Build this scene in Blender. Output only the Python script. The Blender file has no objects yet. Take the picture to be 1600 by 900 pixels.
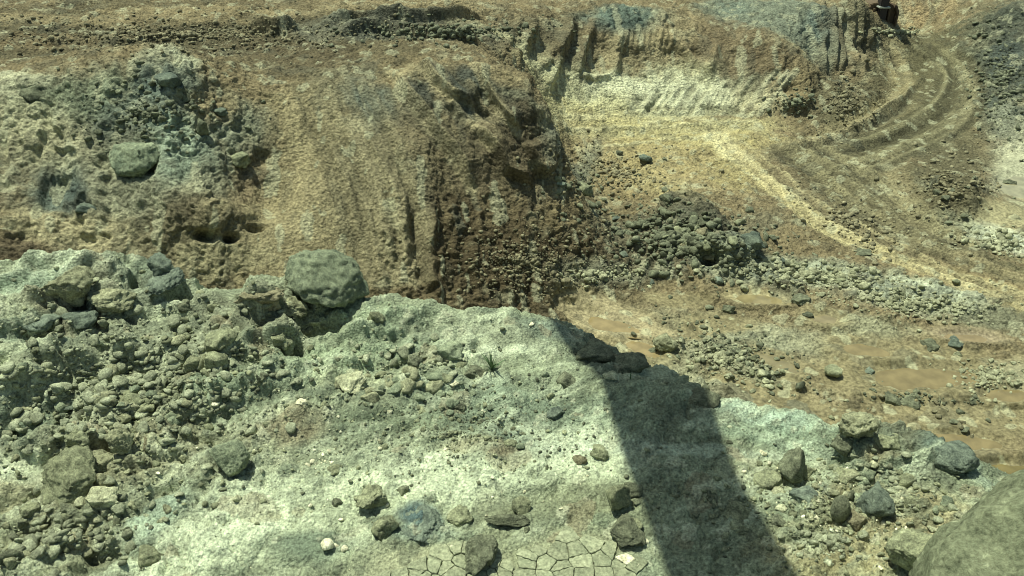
import bpy, bmesh, math, random
import numpy as np
from math import radians, sin, cos, pi
from mathutils import Vector, Matrix

# ------------------------------------------------------------------ camera, sky, sun, exposure
sc = bpy.context.scene
CAM_Z, PITCH, F = 4.2, radians(30), 1300.0
cam_d = bpy.data.cameras.new('camera'); cam = bpy.data.objects.new('camera', cam_d)
sc.collection.objects.link(cam); sc.camera = cam
cam.location = (0, 0, CAM_Z); cam.rotation_euler = (radians(90) - PITCH, 0, 0)
cam_d.sensor_width = 36.0; cam_d.lens = 36.0 * F / 1600.0
cam_d.clip_start = 0.1; cam_d.clip_end = 3000

SUN = Vector((-0.28, 0.17, 0.945)).normalized()
sun_el = math.asin(SUN.z); sun_az = math.atan2(SUN.x, SUN.y)
w = bpy.data.worlds.new('World'); sc.world = w; w.use_nodes = True
nt = w.node_tree; bg = nt.nodes['Background']
sky = nt.nodes.new('ShaderNodeTexSky'); sky.sky_type = 'NISHITA'; sky.sun_disc = False
sky.sun_elevation = sun_el; sky.sun_rotation = sun_az; sky.dust_density = 2.5; sky.air_density = 1.0
tint = nt.nodes.new('ShaderNodeVectorMath'); tint.operation = 'MULTIPLY'; tint.inputs[1].default_value = (.90, 1.03, .88)
nt.links.new(sky.outputs[0], tint.inputs[0]); nt.links.new(tint.outputs[0], bg.inputs[0]); bg.inputs[1].default_value = 0.065
sun_d = bpy.data.lights.new('sun', 'SUN'); sun_d.energy = 3.6; sun_d.angle = radians(0.55)
sun_d.color = (0.97, 1.0, 0.80)
sun_o = bpy.data.objects.new('sun', sun_d); sc.collection.objects.link(sun_o)
sun_o.rotation_euler = SUN.to_track_quat('Z', 'Y').to_euler(); sun_o.location = (0, 0, 40)
vs = sc.view_settings; vs.view_transform = 'Standard'; vs.look = 'None'; vs.gamma = 1.0
vs.use_curve_mapping = False; sc.cycles.pixel_filter_type = 'BLACKMAN_HARRIS'; sc.cycles.filter_width = 1.0; vs.exposure = 0.6

rng = np.random.default_rng(7); random.seed(7)
C = sc.collection
f32 = np.float32

# ------------------------------------------------------------------ noise
_perm = np.random.default_rng(3).permutation(256).astype(np.int32); _perm = np.concatenate([_perm, _perm])
_g = np.random.default_rng(4).normal(size=(256, 3)).astype(f32); _g /= np.linalg.norm(_g, axis=1)[:, None]
_gx, _gy, _gz = _g[:, 0].copy(), _g[:, 1].copy(), _g[:, 2].copy()

def perlin(P, freq, seed=0.0):
    """P (N,3); freq scalar or 3-vector; about -1..1"""
    Q = (P * np.asarray(freq, f32) + f32(seed * 17.31)).astype(f32)
    I = np.floor(Q); Fr = Q - I; I = I.astype(np.int32) & 255
    x, y, z = Fr[:, 0], Fr[:, 1], Fr[:, 2]
    u = x*x*x*(x*(x*6-15)+10); v = y*y*y*(y*(y*6-15)+10); t = z*z*z*(z*(z*6-15)+10)
    a0 = _perm[I[:, 0]]; a1 = _perm[I[:, 0] + 1]
    r = []
    for ax, xx in ((a0, x), (a1, x - 1)):
        b0 = _perm[ax + I[:, 1]]; b1 = _perm[ax + I[:, 1] + 1]
        for bb, yy in ((b0, y), (b1, y - 1)):
            for dz in (0, 1):
                h = _perm[bb + I[:, 2] + dz]
                r.append(_gx[h]*xx + _gy[h]*yy + _gz[h]*(z - dz))
    c00 = r[0] + t*(r[1]-r[0]); c01 = r[2] + t*(r[3]-r[2]); c10 = r[4] + t*(r[5]-r[4]); c11 = r[6] + t*(r[7]-r[6])
    c0 = c00 + v*(c01-c00); c1 = c10 + v*(c11-c10)
    return (c0 + u*(c1-c0)) * f32(1.6)

def fbm(P, freq, octs=4, gain=0.5, seed=0.0, lac=2.1):
    s = 0; a = 1.0; fr = np.asarray(freq, f32)
    for o in range(octs):
        s = s + a*perlin(P, fr, seed + o*3.7); a *= gain; fr = fr*lac
    return s
def billow(P, freq, octs=3, gain=0.5, seed=0.0):
    s = 0; a = 1.0; fr = np.asarray(freq, f32)
    for o in range(octs):
        s = s + a*(np.abs(perlin(P, fr, seed + o*5.1)) - 0.25); a *= gain; fr = fr*2.1
    return s

def cells(a, b, size, seed=0, drop=0.0):
    """stone bumps: returns height 0..1 (domes of differing size) and a per-cell random value"""
    A = (a/size).astype(np.float32); B = (b/size).astype(np.float32)
    ia = np.floor(A).astype(np.int32); ib = np.floor(B).astype(np.int32)
    best = np.zeros_like(A); rnd = np.zeros_like(A)
    rr = np.random.default_rng(100 + seed).random((5, 256)).astype(f32)
    for da in (-1, 0, 1):
        for db in (-1, 0, 1):
            h = _perm[(_perm[(ia + da) & 255] + ib + db + seed*7) & 255]
            cx = ia + da + rr[0][h]; cy = ib + db + rr[1][h]
            R = (0.3 + 0.62*rr[2][h]*rr[2][h])
            th = rr[4][h]*6.28; ca, sa = np.cos(th), np.sin(th)
            X = (A - cx)*ca + (B - cy)*sa; Y = (-(A - cx)*sa + (B - cy)*ca)*1.45
            d = 1 - (X*X + Y*Y)/(R*R)
            if drop: d = np.where(rr[3][h] < drop, -1, d)
            hgt = np.sqrt(np.clip(d, 0, 1))*R*(0.5 + 0.6*rr[3][h])
            m = hgt > best
            best = np.where(m, hgt, best); rnd = np.where(m, rr[1][h], rnd)
    return best, rnd

def facets(a, b, size, seed=0, tilt=.8, crev=.5, step=.6):
    """broken rock: every cell a tilted plane of its own height, joints recessed; returns height (in units of size) and a per-cell random"""
    A = (a/size).astype(f32); B = (b/size).astype(f32); ia = np.floor(A).astype(np.int32); ib = np.floor(B).astype(np.int32)
    rr = np.random.default_rng(300 + seed).random((5, 256)).astype(f32)
    f1 = np.full(A.shape, 9, f32); f2 = f1.copy(); hh = np.zeros(A.shape, np.int32); DX = np.zeros_like(A); DY = np.zeros_like(A)
    for da in (-1, 0, 1):
        for db in (-1, 0, 1):
            h = _perm[(_perm[(ia + da) & 255] + ib + db + seed*11) & 255]
            dx = A - (ia + da + rr[0][h]); dy = B - (ib + db + rr[1][h]); d = np.sqrt(dx*dx + dy*dy)
            m = d < f1
            f2 = np.where(m, f1, np.minimum(f2, d)); f1 = np.where(m, d, f1); hh = np.where(m, h, hh); DX = np.where(m, dx, DX); DY = np.where(m, dy, DY)
    e = f2 - f1
    H = step*(rr[2][hh]-.5) + tilt*((rr[3][hh]-.5)*DX + (rr[4][hh]-.5)*DY) - crev*.5*np.exp(-(e/.10)**2)
    return H.astype(f32), rr[2][hh]

def sstep(x, a=0.0, b=1.0):
    t = np.clip((x - a)/(b - a), 0, 1); return t*t*(3 - 2*t)

# ------------------------------------------------------------------ rays of the photograph's view
SP, CP = sin(PITCH), cos(PITCH)
def ray(u, v):
    xu = (u - 800)/F; yv = (450 - v)/F
    return np.array([xu, CP + yv*SP, -SP + yv*CP])
def at_z(u, v, z):
    d = ray(u, v); s = (z - CAM_Z)/d[2]; return d*s + np.array([0, 0, CAM_Z])
def at_y(u, v, y):
    d = ray(u, v); return d*(y/d[1]) + np.array([0, 0, CAM_Z])

class RBF:
    def __init__(s, pts, c, sm=1e-3):
        s.P = np.array(pts, float); n = len(s.P); s.c = c
        X = s.P[:, :2]; d = np.sqrt(((X[:, None]-X[None])**2).sum(-1) + c*c)
        A = np.zeros((n+3, n+3)); A[:n, :n] = -d + 0*np.eye(n) - sm*np.eye(n)*-1
        A[:n, n] = 1; A[:n, n+1:] = X; A[n, :n] = 1; A[n+1:, :n] = X.T
        s.w = np.linalg.solve(A, np.concatenate([s.P[:, 2], np.zeros(3)]))
    def __call__(s, x, y):
        x = np.atleast_1d(x).astype(float); out = np.empty(x.shape); y = np.atleast_1d(y).astype(float)
        n = len(s.P); fx, fy, fo = x.ravel(), y.ravel(), out.ravel()
        for i in range(0, fx.size, 20000):
            a, b = fx[i:i+20000], fy[i:i+20000]
            d = np.sqrt((a[:, None]-s.P[:, 0])**2 + (b[:, None]-s.P[:, 1])**2 + s.c**2)
            fo[i:i+20000] = -d @ s.w[:n] + s.w[n] + s.w[n+1]*a + s.w[n+2]*b
        return fo.reshape(x.shape)

class Grid:                                     # sampled macro height, bilinear lookup
    def __init__(s, fn, x0, x1, y0, y1, h):
        s.x0, s.y0, s.h = x0, y0, h
        xs = np.arange(x0, x1+h, h); ys = np.arange(y0, y1+h, h)
        X, Y = np.meshgrid(xs, ys); s.Z = fn(X, Y); s.ny, s.nx = s.Z.shape
    def __call__(s, x, y):
        gx = np.clip((np.asarray(x, float)-s.x0)/s.h, 0, s.nx-1.001); gy = np.clip((np.asarray(y, float)-s.y0)/s.h, 0, s.ny-1.001)
        ix = gx.astype(int); iy = gy.astype(int); fx = gx-ix; fy = gy-iy; Z = s.Z
        return ((Z[iy, ix]*(1-fx)+Z[iy, ix+1]*fx)*(1-fy) + (Z[iy+1, ix]*(1-fx)+Z[iy+1, ix+1]*fx)*fy)

# ------------------------------------------------------------------ PIT: large shapes
pit_pts = []
def Y(*a):
    for u, v, y in a: pit_pts.append(at_y(u, v, y))
def Zc(*a):
    for u, v, z in a: pit_pts.append(at_z(u, v, z))
def W(*a):
    for p in a: pit_pts.append(np.array(p, float))
# terrace top left
Zc((0, 0, -1.7), (200, 0, -1.8), (400, 0, -1.9), (600, 0, -2.0), (0, 50, -1.8), (200, 50, -1.85), (400, 50, -1.9), (560, 30, -2.0),
   (330, 92, -1.9), (450, 95, -1.9), (540, 100, -1.9), (0, 90, -1.85), (100, 85, -1.85))
# outcrop
Y((250, 70, 21.5), (200, 105, 19.6), (120, 125, 19.3), (300, 110, 19.8), (350, 140, 19.9), (30, 140, 19.0), (200, 180, 18.6), (100, 220, 17.9), (300, 200, 18.5),
  (380, 210, 19.2), (415, 260, 18.9), (200, 260, 17.5), (320, 280, 17.4), (100, 300, 16.9), (200, 330, 16.5), (310, 345, 16.3), (420, 330, 17.9),
  (0, 220, 18.0), (0, 300, 16.6), (0, 370, 15.2), (100, 385, 15.6), (200, 395, 15.6), (300, 385, 16.0))
# dirt slope
Y((430, 125, 21.2), (520, 125, 21.3), (470, 200, 19.7), (540, 200, 19.9), (480, 300, 18.0), (560, 300, 18.3), (470, 380, 16.7), (560, 400, 17.0),
  (330, 420, 15.9), (420, 430, 16.0), (620, 460, 16.3), (610, 350, 17.6), (650, 400, 17.2), (690, 480, 16.3), (650, 300, 18.5), (600, 200, 20.0))
# buttress
Y((610, 108, 22.3), (670, 102, 22.5), (740, 108, 22.4), (815, 112, 22.3), (857, 180, 21.6), (862, 245, 20.9), (840, 292, 20.2), (780, 150, 21.7),
  (700, 160, 21.3), (700, 215, 20.4), (780, 215, 20.8), (700, 290, 19.2), (790, 280, 19.9), (640, 230, 19.5))
# behind the buttress and the gouged wall
W((2.1, 22.0, -5.9), (2.2, 24.0, -5.9), (1.7, 25.2, -5.5), (0.9, 26.0, -4.7))
Y((640, 60, 26.2), (760, 85, 24.6), (700, 50, 27.2), (780, 55, 28.0), (820, 110, 26.8), (800, 80, 27.3), (850, 150, 28.2), (835, 40, 30.5),
  (900, 22, 33.0), (960, 18, 33.6), (1040, 30, 33.8), (900, 90, 31.0), (960, 90, 32.0), (900, 140, 30.0), (1000, 60, 33.0), (1000, 120, 31.5), (1060, 80, 32.9),
  (1100, 60, 33.6), (1120, 110, 32.3), (650, 0, 33.0), (800, 0, 35.5), (950, 0, 36.5), (1080, 0, 37.0), (1040, 155, 30.8), (930, 165, 29.5))
# brown mound, blue scree, columnar face
Y((1200, 62, 33.0), (1160, 90, 32.6), (1250, 90, 32.4), (1200, 135, 31.3), (1270, 150, 31.2), (1230, 178, 30.5), (1150, 165, 30.7), (1130, 20, 36.0), (1200, 15, 36.2),
  (1290, 20, 36.0), (1200, 0, 38.0), (1300, 0, 38.2), (1340, 10, 37.3), (1325, 60, 36.4), (1300, 125, 33.6), (1350, 70, 36.6), (1365, 0, 40.0))
# yellow shelf
Zc((900, 200, -5.5), (880, 235, -5.7), (1000, 200, -5.75), (1100, 200, -5.85), (920, 300, -6.1), (1000, 250, -5.95), (1060, 290, -5.8), (1120, 250, -6.0), (1180, 200, -5.9))
# debris
Y((740, 330, 18.9), (740, 400, 17.75), (800, 320, 19.4), (800, 400, 18.1), (780, 480, 16.9), (850, 340, 19.5), (850, 410, 18.3), (870, 460, 17.8), (930, 400, 19.3), (925, 335, 20.9), (700, 440, 16.9), (700, 360, 18.1))
Zc((900, 480, -6.6), (1050, 350, -5.95), (1130, 380, -6.0), (1150, 425, -6.5), (1000, 420, -6.5), (1250, 420, -6.5), (1350, 440, -6.4))
# pit floor
Zc((950, 510, -6.8), (1050, 500, -6.8), (1180, 470, -6.8), (1280, 500, -6.8), (1100, 580, -6.85), (1250, 580, -6.9), (1400, 560, -6.85), (1500, 530, -6.8), (1590, 560, -6.8),
   (1300, 650, -6.95), (1500, 650, -7.0), (1590, 720, -7.1), (1420, 470, -6.6), (1590, 480, -6.6))
# road
Zc((1410, 55, -5.25), (1450, 100, -5.6), (1400, 130, -5.75), (1450, 170, -5.9), (1500, 120, -5.6), (1350, 200, -6.0), (1420, 230, -6.05), (1250, 230, -6.0), (1450, 300, -6.2), (1300, 300, -6.2),
   (1420, 370, -6.35), (1500, 400, -6.45), (1590, 440, -6.5), (1250, 340, -6.2))
# sandy bank and right hand hill
Y((1385, 42, 42.0), (1450, 43, 42.0), (1450, 5, 43.2), (1390, 5, 43.2), (1500, 30, 40.5), (1510, 80, 36.5), (1560, 60, 36.8), (1590, 10, 38.5), (1590, 110, 33.5), (1540, 0, 41.5))
Zc((1560, 180, -5.6), (1500, 285, -5.85), (1590, 210, -5.9), (1580, 260, -6.35), (1595, 310, -6.4), (1540, 340, -6.3), (1590, 390, -6.45))
# hidden or off the frame
W((-8, 8, -7), (0, 8, -7.3), (8, 8, -7.3), (16, 9, -7.3), (-14, 8, -6), (-4, 12.5, -6.6), (-7, 12, -6.0), (2, 13, -7), (-22, 12, -4), (24, 12, -6.8), (22, 20, -6.0),
  (-24, 20, -2.0), (-30, 30, -1.6), (26, 30, -4), (34, 42, -2), (0, 48, -1.5), (-15, 50, -1.2), (15, 50, -1.6), (24, 52, -1.5), (-40, 50, -1), (45, 60, 1), (0, 80, 1), (-50, 90, 2), (50, 90, 3), (0, 120, 4), (-90, 120, 4), (90, 120, 5),
  (-60, 10, -3), (60, 10, -5))
_rbf = RBF(pit_pts, 0.5, 0.02)
PIT = Grid(_rbf, -70, 70, 4, 125, 0.125)

# ------------------------------------------------------------------ LEDGE: large shape
L = []
for u, v, z in [(-350, 400, .9), (0, 402, .62), (0, 480, .5), (0, 560, .36), (0, 660, .2), (0, 760, .12), (0, 900, .05), (120, 410, .58), (200, 402, .5), (200, 480, .42), (200, 560, .3), (200, 660, .17), (200, 800, .06),
                (300, 470, .25), (380, 450, .38), (380, 520, .30), (450, 450, .38), (500, 520, .22), (570, 470, .22), (640, 468, .22), (700, 492, .1), (640, 540, .08), (850, 503, -.1), (780, 560, 0), (500, 620, .1), (500, 760, 0),
                (700, 700, 0), (700, 880, -.03), (870, 860, -.03), (900, 700, 0), (880, 590, 0), (945, 582, 0.03), (1020, 598, .04), (1110, 618, .03), (1000, 700, 0), (1130, 720, 0), (1140, 880, 0), (940, 540, -.42), (1010, 566, -.4), (1040, 580, -.35),
                (1250, 660, 0), (1330, 690, .1), (1350, 668, .18), (1420, 700, .12), (1520, 725, .02), (1600, 752, -.05), (1250, 780, .0), (1400, 780, .1), (1300, 890, .05), (1450, 880, .12), (1600, 880, .2), (1700, 760, 0)]:
    L.append(at_z(u, v, z))
L += [np.array(p, float) for p in [(-12, 3, .3), (-8, 1, .1), (0, 0, 0), (8, 1, .1), (12, 4, 0), (-14, 9, 1.2), (9, 9, -.4), (0, 9, -.4), (0, -12, 0), (-12, -12, 0), (12, -12, 0), (18, 2, 0), (-20, 3, .4)]]
_lrbf = RBF(L, 0.35, 0.002)
crest = [(-900, 395, 1.), (-350, 390, .9), (0, 402, .62), (120, 408, .58), (200, 402, .5), (262, 432, .38), (300, 478, .22), (340, 450, .36), (400, 432, .42), (460, 440, .40), (560, 470, .25), (610, 465, .24), (650, 468, .22), (700, 490, .1), (780, 496, .0),
         (850, 498, -.1), (885, 512, -.3), (925, 530, -.4), (960, 545, -.42), (1000, 560, -.4), (1040, 582, -.33), (1110, 615, .03), (1170, 625, .02), (1250, 660, 0), (1320, 680, .08), (1350, 660, .2), (1420, 690, .14), (1500, 712, .05), (1550, 735, 0), (1600, 752, -.05), (1700, 790, -.1), (2100, 850, -.2)]
CR = np.array([at_z(*c) for c in crest]); CR = CR[np.argsort(CR[:, 0])]
CR = np.vstack([[-60, 7.5, 0], CR, [60, 3.5, 0]])
def _ledge(x, y):
    z = _lrbf(x, y); yc = np.interp(x, CR[:, 0], CR[:, 1])
    d = y - yc - 0.06
    drop = np.where(d > 0, 1.9*d - 0.35*(1 - np.exp(-d/0.2)), 0.0)
    return z - drop
LEDGE = Grid(_ledge, -22, 22, -12, 13.5, 0.06)

def hit(u, v, S, ys=None):
    d = ray(u, v)
    if ys is None: ys = np.linspace(1.5, 13.2, 2400) if S is LEDGE else np.linspace(8.5, 110, 6000)
    x = d[0]/d[1]*ys; z = CAM_Z + d[2]/d[1]*ys
    k = np.argmax(z < S(x, ys))
    return np.array([x[k], ys[k], z[k]])
def grad(S, x, y, h=0.25):
    return (S(x+h, y)-S(x-h, y))/(2*h), (S(x, y+h)-S(x, y-h))/(2*h)
class Ell:
    """a patch on the ground: centre and two half axes in plan"""
    def __init__(s, S, u, v, ru, rv, rot=0):
        c = hit(u, v, S); gx, gy = grad(S, c[0], c[1], 0.3 if S is PIT else 0.1)
        n = np.array([-gx, -gy, 1.0]); O = np.array([0, 0, CAM_Z])
        D = np.linalg.norm(c - O); r = radians(rot); ax = []
        for du, dv in ((ru*cos(r), ru*sin(r)), (-rv*sin(r), rv*cos(r))):
            d = ray(u+du, v+dv); den = d @ n
            px = math.hypot(du, dv)*D/F
            p = d*(((c-O) @ n)/den) + O if den < -1e-3 else c + np.array([px, 0, 0])
            e = (p-c)[:2]; le = np.linalg.norm(e); mx = 4.5*px
            ax.append(e*min(1, mx/max(le, 1e-6)))
        s.c = c; s.M = np.linalg.pinv(np.array(ax).T + 1e-6*np.eye(2)); s.R = max(np.linalg.norm(a) for a in ax); s.px = D/F
    def q(s, x, y):
        dx = x - s.c[0]; dy = y - s.c[1]
        a = s.M[0, 0]*dx + s.M[0, 1]*dy; b = s.M[1, 0]*dx + s.M[1, 1]*dy
        return np.sqrt(a*a + b*b)
def soft(q, n, soft_=0.35, rag=0.35):
    return 1 - sstep(q + rag*n, 1 - soft_, 1 + soft_)

def lin(c):                                    # sRGB 0..255 look -> linear albedo
    c = np.array(c, float)/255; return np.where(c <= .04045, c/12.92, ((c+.055)/1.055)**2.4)

def polyline_dist(P, pts):
    """3-D distance and signed side (plan) and along-parameter to a polyline"""
    best = np.full(len(P), 1e9, f32); side = np.zeros(len(P), f32); par = np.zeros(len(P), f32); n = len(pts)-1
    for i in range(n):
        a = pts[i].astype(f32); b = pts[i+1].astype(f32); ab = b-a; l2 = float(ab @ ab) + 1e-9
        t = np.clip(((P-a) @ ab)/l2, 0, 1); q = P - (a + t[:, None]*ab); d = np.sqrt((q*q).sum(1))
        s = np.sign(ab[0]*(P[:, 1]-a[1]) - ab[1]*(P[:, 0]-a[0]))
        m = d < best; best = np.where(m, d, best); side = np.where(m, s, side); par = np.where(m, (i+t)/n, par)
    return best, side, par

class Surf:
    """a polar tessellation (columns x/y = const) of one macro surface, displaced along its normal"""
    def __init__(s, S, tans, ys):
        tans = np.asarray(tans); s.S = S; s.nc, s.nr = len(tans), len(ys); s.tans = tans
        if np.ndim(ys) == 1: T, Yv = np.meshgrid(tans, ys)
        else: Yv = ys; T = np.broadcast_to(tans, ys.shape)
        s.Y = np.array(Yv)
        x = (T*Yv).ravel(); y = Yv.ravel(); z = S(x, y)
        s.P = np.stack([x, y, z], 1).astype(f32)
        h = 0.3 if S is PIT else 0.08
        gx, gy = grad(S, x, y, h); N = np.stack([-gx, -gy, np.ones_like(gx)], 1); N /= np.linalg.norm(N, axis=1)[:, None]
        s.N = N.astype(f32); s.D = np.zeros(len(x), f32); s.n = len(x)
        s.x, s.y, s.z = s.P[:, 0], s.P[:, 1], s.P[:, 2]
        s.b = s.y - s.z*0.9
    def relax(s, lim, rounds=4):
        """soil will not stand as needles: ease relief steeper than lim"""
        D = s.D.reshape(s.nr, s.nc).astype(f32); X = s.x.reshape(s.nr, s.nc); Q = s.P.reshape(s.nr, s.nc, 3)
        dc = np.linalg.norm(Q[:, 1:] - Q[:, :-1], axis=2) + 1e-4; dr = np.linalg.norm(Q[1:] - Q[:-1], axis=2) + 1e-4
        for _ in range(rounds):
            g = np.zeros_like(D); a = np.abs(D[:, 1:]-D[:, :-1])/dc; g[:, 1:] = a; g[:, :-1] = np.maximum(g[:, :-1], a)
            a = np.abs(D[1:]-D[:-1])/dr; g[1:] = np.maximum(g[1:], a); g[:-1] = np.maximum(g[:-1], a)
            gp = np.pad(g, 1, 'edge'); g = (gp[1:-1, :-2] + gp[1:-1, 2:] + gp[:-2, 1:-1] + gp[2:, 1:-1] + 2*g)/6
            p = np.pad(D, 2, 'edge'); h = (p[:, :-4] + 4*p[:, 1:-3] + 6*p[:, 2:-2] + 4*p[:, 3:-1] + p[:, 4:])/16; av = (h[:-4] + 4*h[1:-3] + 6*h[2:-2] + 4*h[3:-1] + h[4:])/16
            w = np.clip((g - lim)/lim, 0, 1); D = D*(1-w) + w*av
        s.D = D.ravel()
    def near(s, c, R): return np.where((np.abs(s.x-c[0]) < R) & (np.abs(s.y-c[1]) < R))[0]
    def finish(s):
        s.V = s.P + s.N*s.D[:, None]
        G = s.V.reshape(s.nr, s.nc, 3); s.G = G
        q = G - np.array([0, 0, CAM_Z], f32)
        xc = q[..., 0]; fw = q[..., 1]*CP - q[..., 2]*SP; up = q[..., 1]*SP + q[..., 2]*CP
        s.pv = 450 - F*up/fw
        s.vmin = np.minimum.accumulate(s.pv, axis=0)
    def rows(s, tans, nr, hidden=.22, smooth=7):
        """new rows: even steps along the relief as seen from near, so that steep faces get their share"""
        G = s.G.astype(float); seg = np.linalg.norm(np.diff(G, axis=0), axis=2)
        Dm = np.linalg.norm(G[1:] - [0, 0, CAM_Z], axis=2); vis = s.pv[1:] <= s.vmin[1:] + 3
        out = (np.abs(s.tans) > 1.0)
        m = np.abs(np.diff(s.pv, axis=0))*.8 + seg/Dm*F*.35
        m = m*np.where(vis, 1, hidden) + .02*F*np.diff(s.Y, axis=0)/np.maximum(Dm, 1)
        far = s.pv[1:] < -60; m = np.where(far, m*.15, m)
        k = np.ones(smooth)/smooth; m = np.apply_along_axis(lambda a: np.convolve(np.pad(a, smooth//2, 'edge'), k, 'valid'), 1, m)
        c = np.vstack([np.zeros(s.nc), np.cumsum(m, 0)]); c /= c[-1]; q = np.linspace(0, 1, nr)
        Yc = np.stack([np.interp(q, c[:, i], s.Y[:, i]) for i in range(s.nc)], 1)
        return np.stack([np.interp(tans, s.tans, Yc[j]) for j in range(nr)], 0)
    def hit(s, u, v):
        d = ray(u, v); t = d[0]/d[1]; ic = int(np.argmin(np.abs(s.tans - t)))
        k = int(np.argmax(s.vmin[:, ic] <= v))
        p = s.G[k, ic].astype(float); k2 = max(k-1, 0); p2 = s.G[k2, ic].astype(float)
        va, vb = s.pv[k, ic], s.pv[k2, ic]
        f = min(1, max(0, (v-va)/(vb-va))) if abs(vb-va) > 1e-6 else 0
        p = p + (p2-p)*f; jx = (t - s.tans[ic])*p[1]; p[0] += jx
        return p
    def zat(s, x, y):
        ic = int(np.argmin(np.abs(s.tans - x/y))); k = int(np.argmin(np.abs(s.G[:, ic, 1] - y))); return float(s.G[k, ic, 2])
    def visible(s, k, ic): return s.pv[k, ic] <= s.vmin[k, ic] + 0.8

# ================================================================== PIT surface
a0, a1 = radians(48), radians(10.2)
aa = np.linspace(a0, a1, 920); ys = 10.9/np.tan(aa)
ys = np.concatenate([ys, np.geomspace(ys[-1]*1.012, 124, 50)])
tn = np.linspace(-0.68, 0.84, 900); tn = np.concatenate([-np.geomspace(1.9, 0.69, 26), tn, np.geomspace(0.85, 1.9, 20)])
for stage in (0, 1):
    pit = Surf(PIT, tn[::2], ys[::2]) if stage == 0 else Surf(PIT, tn, Y2)
    P = pit.P
    n_lo = fbm(P, 0.55, 4, 0.55, 1); n_mid = fbm(P, 2.3, 3, 0.55, 9); 
    rag = 0.6*n_lo + 0.5*n_mid

    # roughness and clod size fields
    rough = np.full(pit.n, 0.55, f32); stone = np.full(pit.n, 0.35, f32); flat = np.zeros(pit.n, f32); lump = np.full(pit.n, .22, f32)
    def field(sf, arr, S, items, rg):
        for (u, v, ru, rv, rot, val) in items:
            e = Ell(S, u, v, ru, rv, rot); idx = sf.near(e.c, e.R*1.9)
            if len(idx) == 0: continue
            m = soft(e.q(sf.x[idx], sf.y[idx]), rg[idx], .3, .25); arr[idx] = arr[idx]*(1-m) + val*m
    field(pit, lump, PIT, [(200, 230, 240, 160, 0, .40), (400, 300, 40, 80, 0, .45), (530, 280, 140, 200, 40, .03), (740, 200, 130, 100, 20, .2), (900, 80, 150, 60, 0, .4), (1190, 90, 90, 60, 0, .4), (1320, 70, 50, 60, 0, .5), (1050, 370, 150, 70, 0, .35), (820, 420, 170, 90, 0, .12), (1420, 250, 220, 190, -20, .05), (1030, 190, 190, 60, 0, .10), (1300, 600, 340, 130, 0, .12), (300, 50, 420, 40, 0, .2)], rag)
    field(pit, rough, PIT, [(250, 50, 400, 45, 0, 0.85), (100, 28, 190, 8, 0, .25), (500, 290, 125, 195, 38, .13), (820, 400, 190, 100, 0, 1.35), (1050, 180, 200, 45, 0, .45), (1250, 230, 150, 50, 0, .45),
          (1000, 240, 150, 40, 20, .5), (1450, 180, 90, 130, -15, .25), (1380, 330, 130, 80, 20, .4), (1320, 160, 60, 50, 0, .9), (1560, 120, 60, 120, 0, .9), (1480, 300, 60, 60, 0, 1.),
          (1250, 570, 300, 110, 0, .55), (700, 125, 40, 20, 0, .15), (790, 130, 45, 22, 10, .12), (640, 120, 25, 25, 0, .12), (743, 283, 35, 18, 0, .05),(330, 410, 70, 40, 0, .3)], rag)
    field(pit, stone, PIT, [(820, 410, 200, 100, 0, .8), (1060, 370, 160, 70, 10, 1.5), (1200, 430, 230, 35, 8, 1.1), (1150, 570, 160, 50, 20, 1.0), (1480, 290, 60, 80, 20, 1.3), (1400, 480, 200, 30, 5, .9),
          (1320, 170, 70, 50, 0, .9), (530, 280, 120, 180, 35, .12), (1450, 180, 80, 130, -15, .12), (1400, 340, 110, 60, 25, .2), (1050, 180, 180, 40, 0, .3), (200, 230, 230, 150, 0, .12), (1560, 110, 60, 100, 0, 1.0)], rag)
    MUD = [(1360, 590, 130, 40, 6), (1150, 600, 60, 16, 26), (1060, 470, 60, 14, 4), (1500, 650, 150, 50, 4), (1250, 640, 100, 26, 14), (1120, 505, 70, 16, 4), (1440, 560, 120, 34, 4), (960, 505, 95, 34, 12), (1000, 545, 60, 22, 20), (1190, 467, 66, 15, 3), (1290, 500, 46, 18, 8), (1215, 568, 62, 16, 22), (1345, 545, 70, 22, 8), (1440, 575, 90, 26, 0), (1500, 650, 150, 52, 5), (1300, 655, 70, 26, 10),
           (1510, 528, 66, 15, 4), (1592, 735, 70, 22, 0), (1090, 520, 40, 12, 0), (1585, 265, 38, 22, 0), (1590, 330, 60, 32, 5), (1500, 700, 60, 22, 10), (1585, 600, 60, 40, 0)]
    field(pit, flat, PIT, [m + (1.0,) for m in MUD], rag*1.5)
    field(pit, flat, PIT, [(1450, 130, 50, 60, -15, .45), (1420, 200, 80, 40, -15, .45), (1500, 620, 130, 60, 0, .85)], rag)

    big = fbm(P, 0.42, 3, .5, 2)
    wa = pit.x + .22*n_mid + .12*n_lo; wb = pit.b*.92 + .22*fbm(P, 2.1, 2, .5, 19)
    F0, q0 = facets(wa, wb, 1.5, 1); F1, q1 = facets(wa, wb, .62, 2); F2, q2 = facets(wa*1.0, wb*1.15, .27, 3); F3, q3 = facets(pit.x + .03*n_mid, pit.b, .125, 4)
    clod = billow(P, (3.2, 3.2, 3.0), 4, .62, 5)
    c1, r1 = cells(pit.x + .15*n_mid, pit.b, 0.55, 1, .25)
    c2, r2 = cells(pit.x, pit.b + .1*n_mid, 0.24, 2, .15)
    fine = fbm(P, 9.0, 3, .65, 33)
    dry = 1 - flat
    pit.D += (0.30*np.minimum(lump, 1)*big).astype(f32)*dry
    pit.D += lump*dry*(.55*F0 + .42*F1 + .12*F2)
    pit.D += (.04 + .62*np.maximum(rough, .6*lump))*(F2*.15 + F3*.075)*(1 - .9*flat)
    pit.D += rough*clod*0.10*dry
    pit.D += (stone*(c1*0.26 + c2*0.15)).astype(f32)*(1 - .85*flat)
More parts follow.
